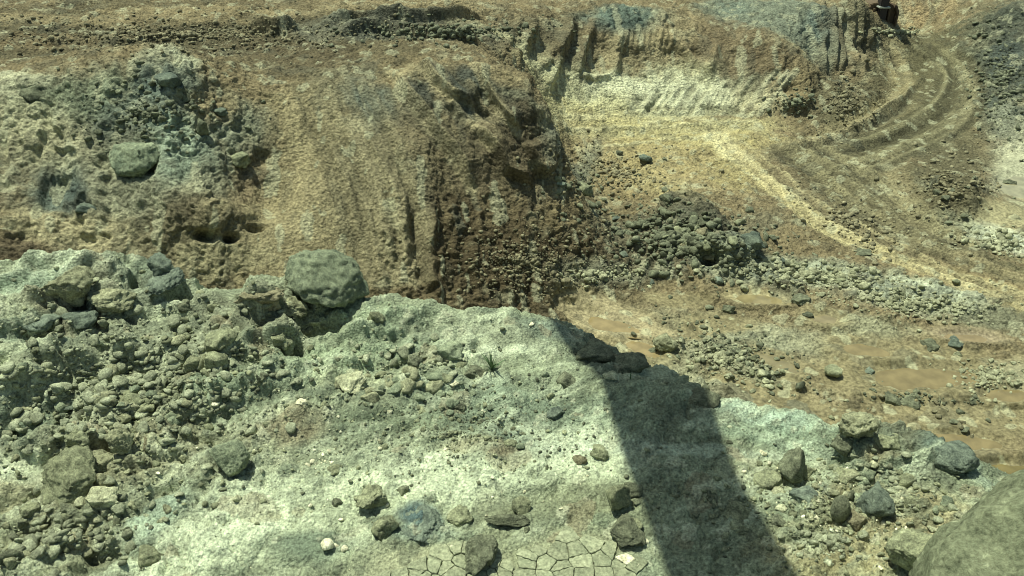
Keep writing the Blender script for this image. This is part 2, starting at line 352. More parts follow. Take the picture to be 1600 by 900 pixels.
    pit.D += (.15+rough)*fine*0.018*dry + 0.010*flat*n_mid
    pit.D += flat*np.where(c2 > .5, (c2-.5)*.3, 0)

    def px3(S, pts): return [hit(u, v, S) for u, v in pts]
    def ridge(sf, S, pts, h, wd, jitter=0.0, flatw=0.0):
        q = px3(S, pts); q = np.array(q); c = q.mean(0); R = np.abs(q-c).max() + wd*5
        idx = sf.near(c, R); Q = sf.P[idx] + (jitter*rag[idx, None] if sf is pit else 0)
        d, sd, pr = polyline_dist(Q.astype(f32), q); env = np.clip(np.minimum(pr, 1-pr)*6, 0, 1)
        sf.D[idx] += h*np.exp(-(d/wd)**2)*(.25+.75*env)
    def scarp(sf, S, pts, h, wd, fall, side=1, jitter=.05):
        q = np.array(px3(S, pts)); c = q.mean(0); R = np.abs(q-c).max() + fall*3
        idx = sf.near(c, R); Q = sf.P[idx] + jitter*rag[idx, None]
        d, sd, pr = polyline_dist(Q.astype(f32), q); s = d*sd*side; env = np.clip(np.minimum(pr, 1-pr)*7, 0, 1)
        sf.D[idx] += h*(sstep(s, -wd, wd))*np.exp(-np.clip(s, 0, 99)/fall)*env*(np.exp(-np.clip(-s, 0, 99)/fall))
    # wall gouges
    for pts, h, wd in [([(896, 27), (880, 65), (864, 111), (850, 140)], .38, .22), ([(915, 60), (905, 95), (898, 118)], .30, .18), ([(968, 50), (962, 90), (955, 121)], .40, .2),
                   ([(838, 30), (820, 65), (800, 95)], .3, .2), ([(883, 55), (850, 100), (824, 128)], .3, .2), ([(812, 28), (795, 60), (782, 85)], .25, .16), ([(925, 35), (918, 60), (912, 75)], .25, .14),
                   ([(905, 118), (930, 121), (955, 120)], .25, .15), ([(1035, 55), (1075, 85), (1115, 125)], .3, .25), ([(1118, 70), (1112, 100), (1106, 120)], .4, .18)]:
        ridge(pit, PIT, pts, h*.75, wd, .04)
    for pts, h, wd in [([(880, 60), (865, 95)], -.35, .35), ([(935, 60), (925, 105)], -.45, .5), ([(855, 45), (828, 90)], -.35, .35), ([(940, 110), (900, 112)], -.2, .3), ([(905, 45), (890, 90)], -.25, .2), ([(1095, 80), (1080, 88)], -.5, .4)]:
        ridge(pit, PIT, pts, h*.5, wd, .05)
    for k in range(9):
        u = 975 + k*9; ridge(pit, PIT, [(u+4, 48), (u, 66), (u-3, 80)], .16, .07)
        if k < 7: ridge(pit, PIT, [(1180-u+975-20, 140), (1180-u+975-34, 172)], .14, .10)
    for k in range(6):
        u = 1285 + k*14; ridge(pit, PIT, [(u, 5), (u+2, 60), (u, 110)], .35, .13, .03)
    ridge(pit, PIT, [(1292, 60), (1293, 125)], -.5, .12)
    # dark broken scarp on the terrace
    for pts in ([(500, 55), (560, 40), (640, 42), (700, 36), (770, 28)], [(520, 62), (600, 52), (680, 62), (760, 80)], [(380, 52), (440, 55), (470, 50)]):
        scarp(pit, PIT, pts, .5, .1, .9, 1, .12)
    # buttress furrows
    scarp(pit, PIT, [(607, 110), (632, 152), (671, 204), (704, 243), (738, 296)], .45, .06, .9, 1, .03)
    scarp(pit, PIT, [(652, 102), (677, 138), (704, 160), (745, 175)], .42, .06, .7, 1, .03)
    scarp(pit, PIT, [(738, 107), (760, 143), (782, 177), (806, 210)], .35, .05, .6, 1, .02)
    scarp(pit, PIT, [(735, 200), (766, 235), (788, 271), (832, 292)], .42, .06, .7, 1, .03)
    scarp(pit, PIT, [(815, 225), (835, 262), (848, 280)], .5, .05, .5, 1, .03)
    ridge(pit, PIT, [(607, 110), (632, 152), (671, 204), (704, 243), (738, 296)], .07, .08)
    ridge(pit, PIT, [(652, 102), (677, 138), (704, 160)], .07, .1); ridge(pit, PIT, [(738, 107), (760, 143), (782, 177), (806, 210)], .16, .09)
    def family(A, B, n, amp, wd, cols=None, st=.5, seed=0, jit=.05):
        r = np.random.default_rng(seed); A = np.array(A, float); B = np.array(B, float)
        def cr(Q):
            Q = np.vstack([2*Q[0]-Q[1], Q, 2*Q[-1]-Q[-2]]); o = []
            for i in range(1, len(Q)-2):
                for t in np.arange(0, 1, 1/3.): o.append(.5*(2*Q[i] + (Q[i+1]-Q[i-1])*t + (2*Q[i-1]-5*Q[i]+4*Q[i+1]-Q[i+2])*t*t + (3*Q[i]-Q[i-1]-3*Q[i+1]+Q[i+2])*t**3))
            return np.array(o + [Q[-2]])
        if len(A) > 2: A, B = cr(A), cr(B)
        for k in range(n):
            t = (k + r.uniform(-.35, .35))/max(1, n-1); pts = A + (B-A)*t + r.normal(size=A.shape)*1.6
            i0 = int(r.integers(0, max(1, len(pts)*2//3))) if r.random() < .6 else 0; i1 = len(pts) if r.random() < .5 else int(r.integers(i0+2, len(pts)+1))
            sg = -1 if r.random() < .55 else 1; w_ = wd*r.uniform(.6, 1.5)
            ridge(pit, PIT, pts[i0:i1].tolist(), sg*amp*r.uniform(.5, 1.3), w_, jit)
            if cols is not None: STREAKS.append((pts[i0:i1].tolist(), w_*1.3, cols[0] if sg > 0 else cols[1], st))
    STREAKS = []
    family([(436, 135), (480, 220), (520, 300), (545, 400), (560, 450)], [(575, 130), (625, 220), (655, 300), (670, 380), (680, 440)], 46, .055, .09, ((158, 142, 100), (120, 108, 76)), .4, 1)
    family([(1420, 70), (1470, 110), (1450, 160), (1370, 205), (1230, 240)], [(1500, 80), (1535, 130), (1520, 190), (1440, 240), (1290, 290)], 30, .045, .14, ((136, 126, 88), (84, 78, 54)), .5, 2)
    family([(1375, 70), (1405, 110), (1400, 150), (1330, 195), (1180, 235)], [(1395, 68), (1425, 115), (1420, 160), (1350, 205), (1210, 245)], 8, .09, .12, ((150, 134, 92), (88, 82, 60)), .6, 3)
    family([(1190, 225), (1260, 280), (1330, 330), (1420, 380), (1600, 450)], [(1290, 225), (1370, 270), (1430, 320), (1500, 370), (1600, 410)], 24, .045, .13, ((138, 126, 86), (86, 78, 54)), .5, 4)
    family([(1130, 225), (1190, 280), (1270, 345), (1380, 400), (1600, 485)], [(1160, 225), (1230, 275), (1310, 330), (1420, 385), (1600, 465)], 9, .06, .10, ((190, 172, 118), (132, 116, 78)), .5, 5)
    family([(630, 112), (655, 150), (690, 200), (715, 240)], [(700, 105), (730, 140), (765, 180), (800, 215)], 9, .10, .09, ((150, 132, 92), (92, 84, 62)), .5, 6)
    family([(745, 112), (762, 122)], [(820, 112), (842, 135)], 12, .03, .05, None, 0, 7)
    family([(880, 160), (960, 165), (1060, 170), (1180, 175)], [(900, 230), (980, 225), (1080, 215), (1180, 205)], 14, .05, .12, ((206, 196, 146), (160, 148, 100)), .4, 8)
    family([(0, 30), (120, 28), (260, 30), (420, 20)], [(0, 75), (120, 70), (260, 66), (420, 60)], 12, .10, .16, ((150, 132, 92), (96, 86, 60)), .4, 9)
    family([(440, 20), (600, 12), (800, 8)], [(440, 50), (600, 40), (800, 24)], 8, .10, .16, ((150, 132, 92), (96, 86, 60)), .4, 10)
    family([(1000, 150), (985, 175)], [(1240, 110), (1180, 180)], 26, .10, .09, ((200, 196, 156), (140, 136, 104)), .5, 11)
    # long scrape lines down the dirt slope
    ridge(pit, PIT, [(655, 320), (650, 380), (658, 450)], -.22, .2, .1); ridge(pit, PIT, [(672, 330), (668, 400), (675, 460)], .25, .15, .08)
    # outcrop: hollows and undercuts
    for u, v, ru, rv, h in [(25, 140, 18, 8, -.7), (50, 140, 20, 10, -.35), (100, 142, 16, 10, -.5), (270, 130, 26, 12, -.7), (255, 135, 10, 12, -.3), (290, 150, 12, 14, -.6), (315, 195, 10, 18, -.7), (240, 120, 14, 10, -.5), (180, 200, 22, 10, -.45), (95, 270, 35, 45, -.35), (130, 320, 18, 16, -.8),
                           (160, 255, 12, 16, -.7), (232, 262, 10, 14, -.6), (200, 235, 30, 20, .2), (322, 368, 24, 9, -1.25), (362, 372, 16, 8, -1.25), (400, 356, 20, 7, -.9), (355, 330, 60, 22, .5), (410, 250, 18, 18, -.5), (370, 200, 14, 10, -.5), (90, 215, 8, 10, -.6),
                           (6, 250, 8, 40, -.6), (385, 240, 16, 22, .4), (340, 250, 26, 26, .35), (290, 260, 14, 50, -.25), (20, 345, 50, 12, .5), (30, 372, 50, 10, -.4), (220, 410, 60, 16, .25)]:
        e = Ell(PIT, u, v, ru, rv, 0); idx = pit.near(e.c, e.R*2.4)
        q = e.q(pit.x[idx], pit.y[idx]) + .22*rag[idx]; pit.D[idx] += h*(.42 if h < -1.2 or h > .6 else .22)*(1 - sstep(q, .4, 1.1))
    for k in range(7):
        ridge(pit, PIT, [(70+k*8, 262), (66+k*8, 300), (68+k*8, 328)], -.22, .05, .02)
    # right berm, rubble humps
    for u, v, ru, rv, h in [(1070, 330, 50, 30, .35), (1130, 385, 60, 22, .3), (1110, 402, 20, 9, -.6), (1485, 300, 55, 50, .25), (1330, 150, 50, 30, .25), (1240, 165, 30, 20, .3), (1030, 350, 30, 12, -.2)]:
        e = Ell(PIT, u, v, ru, rv, 0); idx = pit.near(e.c, e.R*2.4)
        q = e.q(pit.x[idx], pit.y[idx]) + .2*rag[idx]; pit.D[idx] += h*(1 - sstep(q, .3, 1.2))
    # wheel ruts
    RUTS = [([(1125, 205), (1140, 235), (1200, 285), (1290, 355), (1380, 395), (1480, 425), (1600, 475)], -.10, .38), ([(1180, 215), (1260, 260), (1350, 320), (1420, 375), (1600, 440)], -.12, .3),
            ([(1370, 75), (1395, 105), (1410, 130), (1385, 160), (1310, 200), (1200, 235)], -.16, .3), ([(1480, 75), (1520, 110), (1515, 150), (1440, 200), (1340, 235)], -.14, .32), ([(1380, 250), (1395, 300), (1425, 345), (1500, 380)], -.14, .3),
            ([(1420, 240), (1430, 300), (1470, 350)], .12, .2), ([(1410, 90), (1440, 125), (1400, 165), (1310, 215)], .14, .16), ([(1270, 240), (1340, 300), (1400, 350)], .12, .18)]
    for pts, h, wd in RUTS: ridge(pit, PIT, pts, h, wd, .05)

    PUD = [(1188, 468, 56, 12, 3, (132, 122, 90), 'yellow brown muddy puddle beyond the ledge'), (1292, 500, 36, 13, 6, (130, 120, 92), 'small tan puddle right of the dark rocks'), (1510, 529, 52, 11, 4, (132, 118, 88), 'reddish shallow puddle at right'),
           (1592, 738, 66, 18, 0, (112, 102, 66), 'brown green muddy pool at the right edge'), (1592, 290, 38, 24, 2, (148, 144, 116), 'pale still water at the right edge by the road'), (965, 512, 60, 15, 14, (136, 122, 88), 'tan muddy puddle just beyond the ledge lip'),
           (1005, 545, 34, 12, 20, (136, 122, 88), 'narrow tan puddle between the ledge lip and the white crusted boulder'), (1218, 568, 46, 10, 22, (124, 116, 88), 'slanting brown puddle among the rubble banks'), (1450, 592, 115, 24, 0, (124, 112, 80), 'wide brown puddle in the middle of the mud flat'), (1350, 548, 50, 13, 6, (126, 114, 82), 'brown puddle left of the dark blue flat rock'), (1500, 690, 100, 17, 4, (124, 112, 80), 'long brown puddle in the smooth mud at lower right'), (1575, 618, 50, 13, 0, (124, 112, 80), 'brown puddle cut by the right edge above the long puddle')]
    for (u, v, ru, rv, ro, c, lb) in PUD:
        e = Ell(PIT, u, v, ru, rv, ro); idx = pit.near(e.c, e.R*2.4); q = e.q(pit.x[idx], pit.y[idx]) + .38*rag[idx] + .12
        tz = e.c[2] + np.where(q < 1.05, -.05 + .075*q*q, .033 + (q-1.05)*.25); m = 1 - sstep(q, 1.2, 1.9)
        cur = pit.z[idx] + pit.N[idx, 2]*pit.D[idx]; pit.D[idx] += ((tz + .15*pit.D[idx]*sstep(q, .9, 1.2) - cur)*m)/np.maximum(pit.N[idx, 2], .3)
    # ---- colours of the pit (albedo)
    col = np.empty((pit.n, 3), f32); col[:] = lin((132, 112, 74))
    def paint(sf, S, items, rg, cl):
        for (u, v, ru, rv, rot, c, st) in items:
            e = Ell(S, u, v, ru, rv, rot); idx = sf.near(e.c, e.R*2.0)
            if len(idx) == 0: continue
            m = (soft(e.q(sf.x[idx], sf.y[idx]), rg[idx], .45, .42)*st)[:, None]
            cl[idx] = cl[idx]*(1-m) + lin(c)*m
    tan, brown, dbrown, blue, dblue, green, pale, yellow, white, grey, mud, sand = (150, 128, 84), (118, 98, 66), (92, 78, 56), (92, 108, 102), (62, 76, 76), (118, 128, 100), (176, 174, 138), (186, 168, 100), (206, 204, 164), (112, 110, 92), (136, 114, 76), (168, 142, 92)
    paint(pit, PIT, [
     (250, 50, 440, 65, 0, (94, 84, 58), .95), (100, 32, 200, 10, 1, tan, .8), (330, 20, 160, 12, 0, sand, .5), (60, 65, 90, 14, 0, (140, 114, 72), .6), (650, 15, 150, 16, 0, tan, .6), (450, 85, 120, 25, 0, (104, 88, 60), .6),
     (250, 85, 40, 30, 0, (160, 158, 126), .8), (20, 125, 70, 22, 0, white, .6), (200, 230, 240, 150, 0, (132, 130, 104), .9), (160, 190, 60, 30, 20, (74, 88, 84), .6), (240, 130, 50, 22, 20, (62, 76, 76), .7), (395, 300, 36, 70, 0, (96, 88, 66), .7), (270, 180, 30, 16, 0, (70, 82, 80), .6), (330, 290, 40, 40, 0, (104, 104, 84), .6), (120, 150, 110, 30, -10, green, .7), (260, 130, 60, 34, 20, blue, .7), (230, 165, 60, 40, 0, (104, 118, 108), .6),
     (90, 285, 46, 50, 0, blue, .85), (120, 310, 25, 30, 0, dblue, .7), (280, 225, 50, 60, 0, (128, 144, 124), .8), (60, 210, 80, 50, 10, (172, 160, 118), .6), (205, 240, 36, 34, 0, (96, 100, 82), .8), (380, 200, 40, 40, 0, (124, 134, 114), .6), (330, 165, 40, 22, 10, tan, .8),
     (320, 330, 90, 60, 0, (112, 98, 70), .9), (400, 320, 34, 50, 0, (124, 96, 66), .8), (200, 370, 120, 30, 0, (120, 108, 76), .6), (90, 365, 110, 30, 15, (168, 152, 108), .85), (20, 385, 60, 25, 10, (96, 80, 58), .9), (290, 95, 30, 16, 30, (170, 172, 142), .6),
     (510, 290, 120, 190, 38, (152, 134, 90), .95), (470, 180, 60, 60, 30, (160, 142, 96), .6), (560, 330, 25, 110, -20, (166, 146, 100), .6), (600, 270, 60, 90, -30, (122, 110, 80), .7), (580, 155, 50, 35, 30, blue, .75), (545, 120, 60, 18, 0, (110, 102, 76), .6), (350, 410, 80, 35, 0, (156, 142, 100), .8),
     (660, 370, 26, 80, 0, (98, 84, 60), .8), (740, 210, 120, 90, 25, (112, 98, 70), .9), (720, 130, 60, 26, 20, dblue, .75), (650, 150, 26, 22, 20, dblue, .7), (800, 155, 50, 22, 10, (88, 92, 78), .8), (820, 230, 30, 60, -10, (104, 88, 64), .8), (745, 185, 60, 12, 10, blue, .5),
     (640, 118, 24, 20, 0, (158, 138, 92), .9), (690, 110, 24, 12, 10, tan, .8), (790, 124, 42, 14, 12, (148, 128, 86), .9), (745, 284, 32, 14, 0, (116, 98, 70), .9),
     (640, 50, 150, 18, 0, dblue, .55), (500, 48, 60, 14, 0, grey, .6), (880, 60, 110, 60, 0, (124, 106, 72), .8), (850, 45, 80, 22, 10, (104, 98, 74), .5), (985, 28, 75, 22, 5, (96, 120, 112), .85), (960, 45, 60, 14, 0, dblue, .4), (1000, 90, 80, 30, 0, (144, 128, 88), .8),
     (1020, 160, 190, 40, 0, (188, 182, 134), .95), (1000, 142, 80, 18, 10, (212, 208, 164), .9), (1090, 150, 100, 26, 5, (198, 194, 156), .8), (1180, 155, 40, 24, -10, (180, 166, 120), .7), (900, 190, 80, 30, 0, (190, 178, 118), .8), (1040, 200, 180, 18, 0, (184, 168, 104), .85), (1090, 160, 20, 14, 0, grey, .5),
     (1000, 260, 130, 50, 10, (158, 136, 84), .9), (1030, 285, 60, 20, 20, (170, 150, 92), .7), (1150, 250, 50, 40, 30, (178, 158, 90), .7), (1080, 215, 150, 22, 4, (190, 170, 96), .7), (1040, 240, 80, 24, 10, (168, 146, 86), .6),
     (1140, 60, 70, 50, 10, (124, 104, 72), .8), (1060, 30, 40, 30, 20, (160, 138, 92), .6), (1210, 20, 110, 34, 8, (116, 126, 110), .85), (1290, 25, 26, 30, 0, (104, 126, 122), .8), (1130, 15, 40, 14, 0, (98, 116, 106), .5), (1205, 95, 60, 40, 0, (112, 92, 62), .9), (1245, 140, 40, 40, 30, (142, 120, 76), .8), (1330, 60, 50, 60, 0, (108, 98, 72), .9), (1335, 40, 10, 40, 0, (150, 138, 100), .5),
     (1320, 160, 60, 50, 0, (102, 92, 64), .9), (1400, 30, 90, 16, 0, sand, .9), (1440, 22, 40, 20, 0, (170, 140, 90), .95), (1420, 50, 60, 5, 0, (160, 150, 110), .6), (1450, 120, 80, 75, -15, (98, 90, 60), .95), (1420, 200, 150, 52, -10, (98, 90, 60), .95), (1400, 110, 14, 40, 0, (146, 128, 84), .8), (1350, 195, 80, 14, -25, (150, 134, 92), .6),
     (1560, 90, 70, 110, 0, (92, 92, 72), .9), (1590, 60, 50, 60, 0, dblue, .5), (1580, 110, 40, 40, 10, (66, 78, 78), .6), (1570, 190, 40, 40, 0, (124, 128, 110), .8), (1540, 160, 26, 10, 0, dblue, .6), (1490, 280, 60, 60, 20, (102, 94, 68), .9),
     (1590, 270, 50, 50, 0, (158, 154, 126), .95), (1580, 235, 40, 12, 0, (180, 174, 140), .7), (1590, 340, 70, 26, 5, (146, 136, 98), .8), (1560, 375, 110, 18, 12, (200, 204, 176), .85), (1480, 350, 50, 16, 12, (176, 178, 142), .7),
     (1360, 310, 150, 80, 25, (104, 94, 62), .95), (1490, 250, 60, 60, 0, (104, 94, 64), .9), (1400, 300, 24, 60, -30, (150, 132, 90), .6), (1250, 300, 60, 30, 30, (112, 98, 68), .6), (1500, 430, 130, 24, 15, (158, 134, 84), .8),
     (820, 400, 190, 110, 0, (88, 72, 46), .97), (800, 220, 60, 80, -10, (90, 76, 52), .6), (900, 330, 60, 30, 0, (132, 112, 72), .6), (1000, 370, 90, 50, 10, (96, 90, 70), .8), (1110, 370, 90, 40, 10, (86, 84, 68), .85), (1140, 400, 60, 24, 0, (84, 88, 78), .7), (900, 270, 40, 22, 0, (112, 114, 96), .8), (1060, 330, 40, 26, 0, (96, 94, 76), .6),
     (940, 430, 90, 22, 0, (112, 112, 92), .7), (1230, 425, 140, 24, 5, (136, 142, 120), .85), (1290, 430, 80, 16, 8, (170, 174, 146), .7), (1430, 465, 110, 26, 8, (178, 184, 156), .85), (1540, 500, 80, 22, 5, (120, 124, 100), .7), (1190, 345, 40, 18, 0, (104, 102, 82), .5),
     (1250, 580, 360, 120, 8, (138, 120, 82), .9), (1120, 540, 130, 50, 20, (132, 130, 102), .85), (1230, 535, 120, 24, 10, (160, 160, 128), .6), (1350, 510, 90, 22, 10, (158, 158, 124), .6), (1060, 590, 50, 26, 20, (170, 168, 132), .6), (1430, 610, 110, 22, 5, (112, 112, 88), .6), (1560, 590, 60, 26, 0, (142, 142, 114), .6), (1000, 590, 60, 20, 20, (150, 144, 108), .6)], rag, col)
    paint(pit, PIT, [(u, v, ru, rv, ro, (126, 112, 76), .95) for (u, v, ru, rv, ro) in MUD[:19]] + [(1190, 467, 60, 12, 3, (150, 134, 92), .8), (1510, 528, 60, 13, 4, (144, 124, 98), .8), (1592, 740, 60, 16, 0, (124, 110, 76), .8), (960, 505, 90, 30, 12, (158, 140, 102), .8)], rag*.6, col)
    # bright wheel tracks
    for pts, wd, c, st in [(RUTS[0][0], .42, (196, 176, 112), .85), (RUTS[2][0], .3, (146, 130, 86), .6), (RUTS[4][0], .3, (150, 134, 90), .5), (RUTS[1][0], .3, (146, 128, 84), .4), ([(1115, 208), (1150, 245)], .5, (206, 190, 130), .8)]:
        q = np.array(px3(PIT, pts)); c0 = q.mean(0); idx = pit.near(c0, np.abs(q-c0).max()+2)
        d, _, _ = polyline_dist(P[idx], q); m = (st*(1 - sstep(d/wd + .35*rag[idx], .6, 1.3)))[:, None]; col[idx] = col[idx]*(1-m) + lin(c)*m
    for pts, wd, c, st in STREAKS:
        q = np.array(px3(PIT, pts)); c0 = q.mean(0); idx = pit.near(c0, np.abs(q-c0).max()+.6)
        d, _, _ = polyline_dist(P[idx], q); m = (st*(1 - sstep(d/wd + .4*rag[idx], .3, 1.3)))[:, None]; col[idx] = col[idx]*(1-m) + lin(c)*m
    for pts in ([(607, 110), (632, 152), (671, 204), (704, 243), (738, 296)], [(640, 100), (677, 138), (704, 160)], [(738, 107), (760, 143), (782, 177), (806, 210)], [(735, 200), (766, 235)]):  # tan along the spur's ridge lines: their sunlit edges painted into the colour
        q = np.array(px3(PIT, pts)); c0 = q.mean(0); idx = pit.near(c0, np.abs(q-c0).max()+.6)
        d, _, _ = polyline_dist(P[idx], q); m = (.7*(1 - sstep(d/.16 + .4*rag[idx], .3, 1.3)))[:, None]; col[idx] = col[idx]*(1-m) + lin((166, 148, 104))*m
    fr_ = np.clip(lump*1.2, .25, 1); col *= (1 + fr_*(.30*(q1-.5) + .34*(q2-.5)) + .22*(q3-.5)*(1-.8*flat))[:, None]
    # mottling that belongs to the soil: clods of differing stone, salt specks
    mot = 1 + .20*np.clip(fbm(P, 1.7, 4, .6, 41), -1.2, 1.2) + .10*np.clip(perlin(P, 12, 50), -1, 1)
    col *= mot[:, None]
    m = ((r1 > .72) & (c1 > .22)).astype(f32)*.45*np.clip(stone*1.3, 0, 1); col = col*(1-m[:, None]) + m[:, None]*lin((84, 92, 84))
    m = ((r2 > .80) & (c2 > .2)).astype(f32)*.5; col = col*(1-m[:, None]) + m[:, None]*lin((172, 168, 132))
    m = ((r2 < .2) & (c2 > .2)).astype(f32)*.35; col = col*(1-m[:, None]) + m[:, None]*lin((78, 74, 58))
    m = sstep(fbm(P, 1.1, 3, .6, 60), .35, .9)*.28*(1-flat); col = col*(1-m[:, None]) + m[:, None]*lin((190, 182, 140))
    g_ = col.mean(1, keepdims=True); col = (g_ + (col - g_)*(.62 + .06*flat)[:, None])*np.array([.94, .99, .90], f32)*1.10
    pit_col = np.clip(col, .01, .85).astype(f32); pit_wet = flat
    pit.relax(.95, 4)
    pit.finish()


    if stage == 0: Y2 = pit.rows(tn, 980)
# ================================================================== LEDGE surface
aa = np.linspace(radians(55), radians(24.5), 580); ysl = 4.3/np.tan(aa)
ysl = np.concatenate([[-11, -5, -1.5, .3, .9, 1.5, 2.0, 2.4], ysl[ysl > 2.6], np.linspace(ysl[-1]+.05, 13.2, 40)])
ysl = ysl[ysl > 0.2]
for stage in (0, 1):
    ltn = np.concatenate([-np.geomspace(2.2, .915, 16), np.linspace(-.905, .905, 980), np.geomspace(.915, 2.2, 16)])
    led = Surf(LEDGE, ltn[::2], ysl[::2]) if stage == 0 else Surf(LEDGE, ltn, YL2)
    P = led.P
    ln_lo = fbm(P, 1.3, 4, .55, 71); ln_mid = fbm(P, 5.0, 3, .55, 79); lrag = .6*ln_lo + .5*ln_mid
    if stage == 0: rag_keep = rag
    rag = lrag
    lr = np.full(led.n, .30, f32); ls = np.full(led.n, .45, f32); ll = np.full(led.n, .30, f32); lf = np.zeros(led.n, f32)
    field(led, ll, LEDGE, [(150, 560, 330, 190, -15, 1.0), (60, 440, 260, 60, 0, 1.1), (420, 470, 110, 50, 0, .9), (120, 740, 220, 110, -20, .9), (100, 870, 220, 50, 0, .7), (640, 530, 110, 60, 0, .7), (760, 620, 160, 40, 0, .4), (1420, 700, 120, 40, 20, .6), (1450, 790, 130, 60, 0, .4)], lrag)
    field(led, lr, LEDGE, [(200, 560, 400, 200, -10, 1.0), (200, 740, 260, 100, -15, .7), (100, 860, 220, 80, 0, 1.0), (450, 800, 160, 50, -10, .2), (700, 760, 150, 70, 0, .25), (760, 640, 180, 40, 5, .35), (1300, 850, 90, 60, 0, .9), (1440, 800, 100, 60, 0, .8), (1430, 700, 100, 40, 15, .8), (1000, 580, 90, 30, 20, .4)], lrag)
    field(led, ls, LEDGE, [(200, 560, 400, 200, -10, .9), (900, 740, 200, 50, 0, .15), (450, 800, 140, 50, -10, .15), (1300, 850, 90, 60, 0, .9)], lrag)
    CRACK = [(690, 896, 122, 50, 0), (900, 880, 112, 56, -4)]
    field(led, lf, LEDGE, [(u, v, ru, rv, ro, 1.0) for u, v, ru, rv, ro in CRACK] + [(470, 850, 60, 26, 0, .8), (820, 805, 60, 20, 0, .6)], lrag*.5)
    ca, sa = cos(radians(28)), sin(radians(28))
    Pr = np.stack([led.x*ca + led.y*sa, -led.x*sa + led.y*ca, led.z], 1).astype(f32)
    lbig = fbm(Pr, (1.1, 2.2, 1.3), 3, .55, 3); lclod = billow(Pr, (5.0, 8.0, 6.0), 4, .6, 15)
    wa = Pr[:, 0]*.8 + .07*ln_mid + .05*ln_lo; wb = Pr[:, 1]*1.25 - led.z + .06*fbm(P, 6.0, 2, .5, 119)
    G0, p0 = facets(wa, wb, .50, 21); G1, p1 = facets(wa, wb, .21, 22); G2, p2 = facets(led.x + .02*ln_mid, (led.y - led.z)*1.1, .085, 23); G3, p3 = facets(led.x, led.y - led.z, .036, 24)
    g1, s1 = cells(led.x + .05*ln_mid, led.y - led.z, 0.20, 11, .45); g2, s2 = cells(led.x, led.y - led.z + .04*ln_mid, 0.085, 12, .35)
    lfine = fbm(P, 26.0, 3, .65, 91)
    ld = 1 - lf
    led.D += (.13*ll*lbig + .02*ln_lo*1)*ld
    led.D += ll*ld*(.20*G0 + .16*G1) + (.10 + .62*lr)*ld*(.060*G2 + .024*G3)
    led.D += ((.06+lr)*lclod*.05)*ld + (ls*(g1*.06 + g2*.04))*ld
    led.D += (lfine*(.004 + .005*lr))*(1 - .8*lf)
    # lip is ragged
    for u, v, ru, rv, h in [(100, 470, 60, 14, .12), (60, 520, 60, 16, -.12), (250, 440, 30, 20, .12), (215, 440, 14, 12, -.25), (280, 470, 22, 12, -.2), (125, 480, 12, 26, -.22), (70, 405, 60, 10, .1), (370, 455, 30, 26, -.14), (405, 470, 40, 28, .22), (430, 418, 24, 10, .12),
                           (460, 535, 18, 10, -.22), (445, 515, 40, 16, .1), (350, 545, 28, 14, .1), (165, 690, 9, 14, -.16), (195, 622, 10, 8, -.16), (115, 625, 12, 6, -.16), (130, 655, 14, 10, -.12), (60, 600, 60, 18, .13), (100, 640, 30, 10, -.08), (515, 500, 52, 12, -.17), (760, 590, 90, 14, .05),
                           (1370, 560, 1, 1, 0), (1340, 700, 40, 24, .12), (1400, 720, 80, 12, .06), (840, 770, 70, 16, -.05), (240, 830, 50, 16, .05), (720, 820, 40, 14, -.03), (1240, 745, 40, 16, -.05), (1370, 765, 26, 24, -.06)]:
        e = Ell(LEDGE, u, v, ru, rv, 0); idx = led.near(e.c, e.R*2.4)
        q = e.q(led.x[idx], led.y[idx]) + .25*lrag[idx]; led.D[idx] += h*(1 - sstep(q, .4, 1.2))
    # the crust under the mud plates lies lower
    lc = np.zeros(led.n, f32)
    field(led, lc, LEDGE, [(u, v, ru*.93, rv*.93, ro, 1.0) for u, v, ru, rv, ro in CRACK], lrag*.35)
    led.D -= .022*lc
    lcol = np.empty((led.n, 3), f32); lcol[:] = lin((138, 146, 116))
    LP, LG, LD, LW = (196, 204, 166), (122, 134, 108), (96, 108, 88), (214, 222, 186)
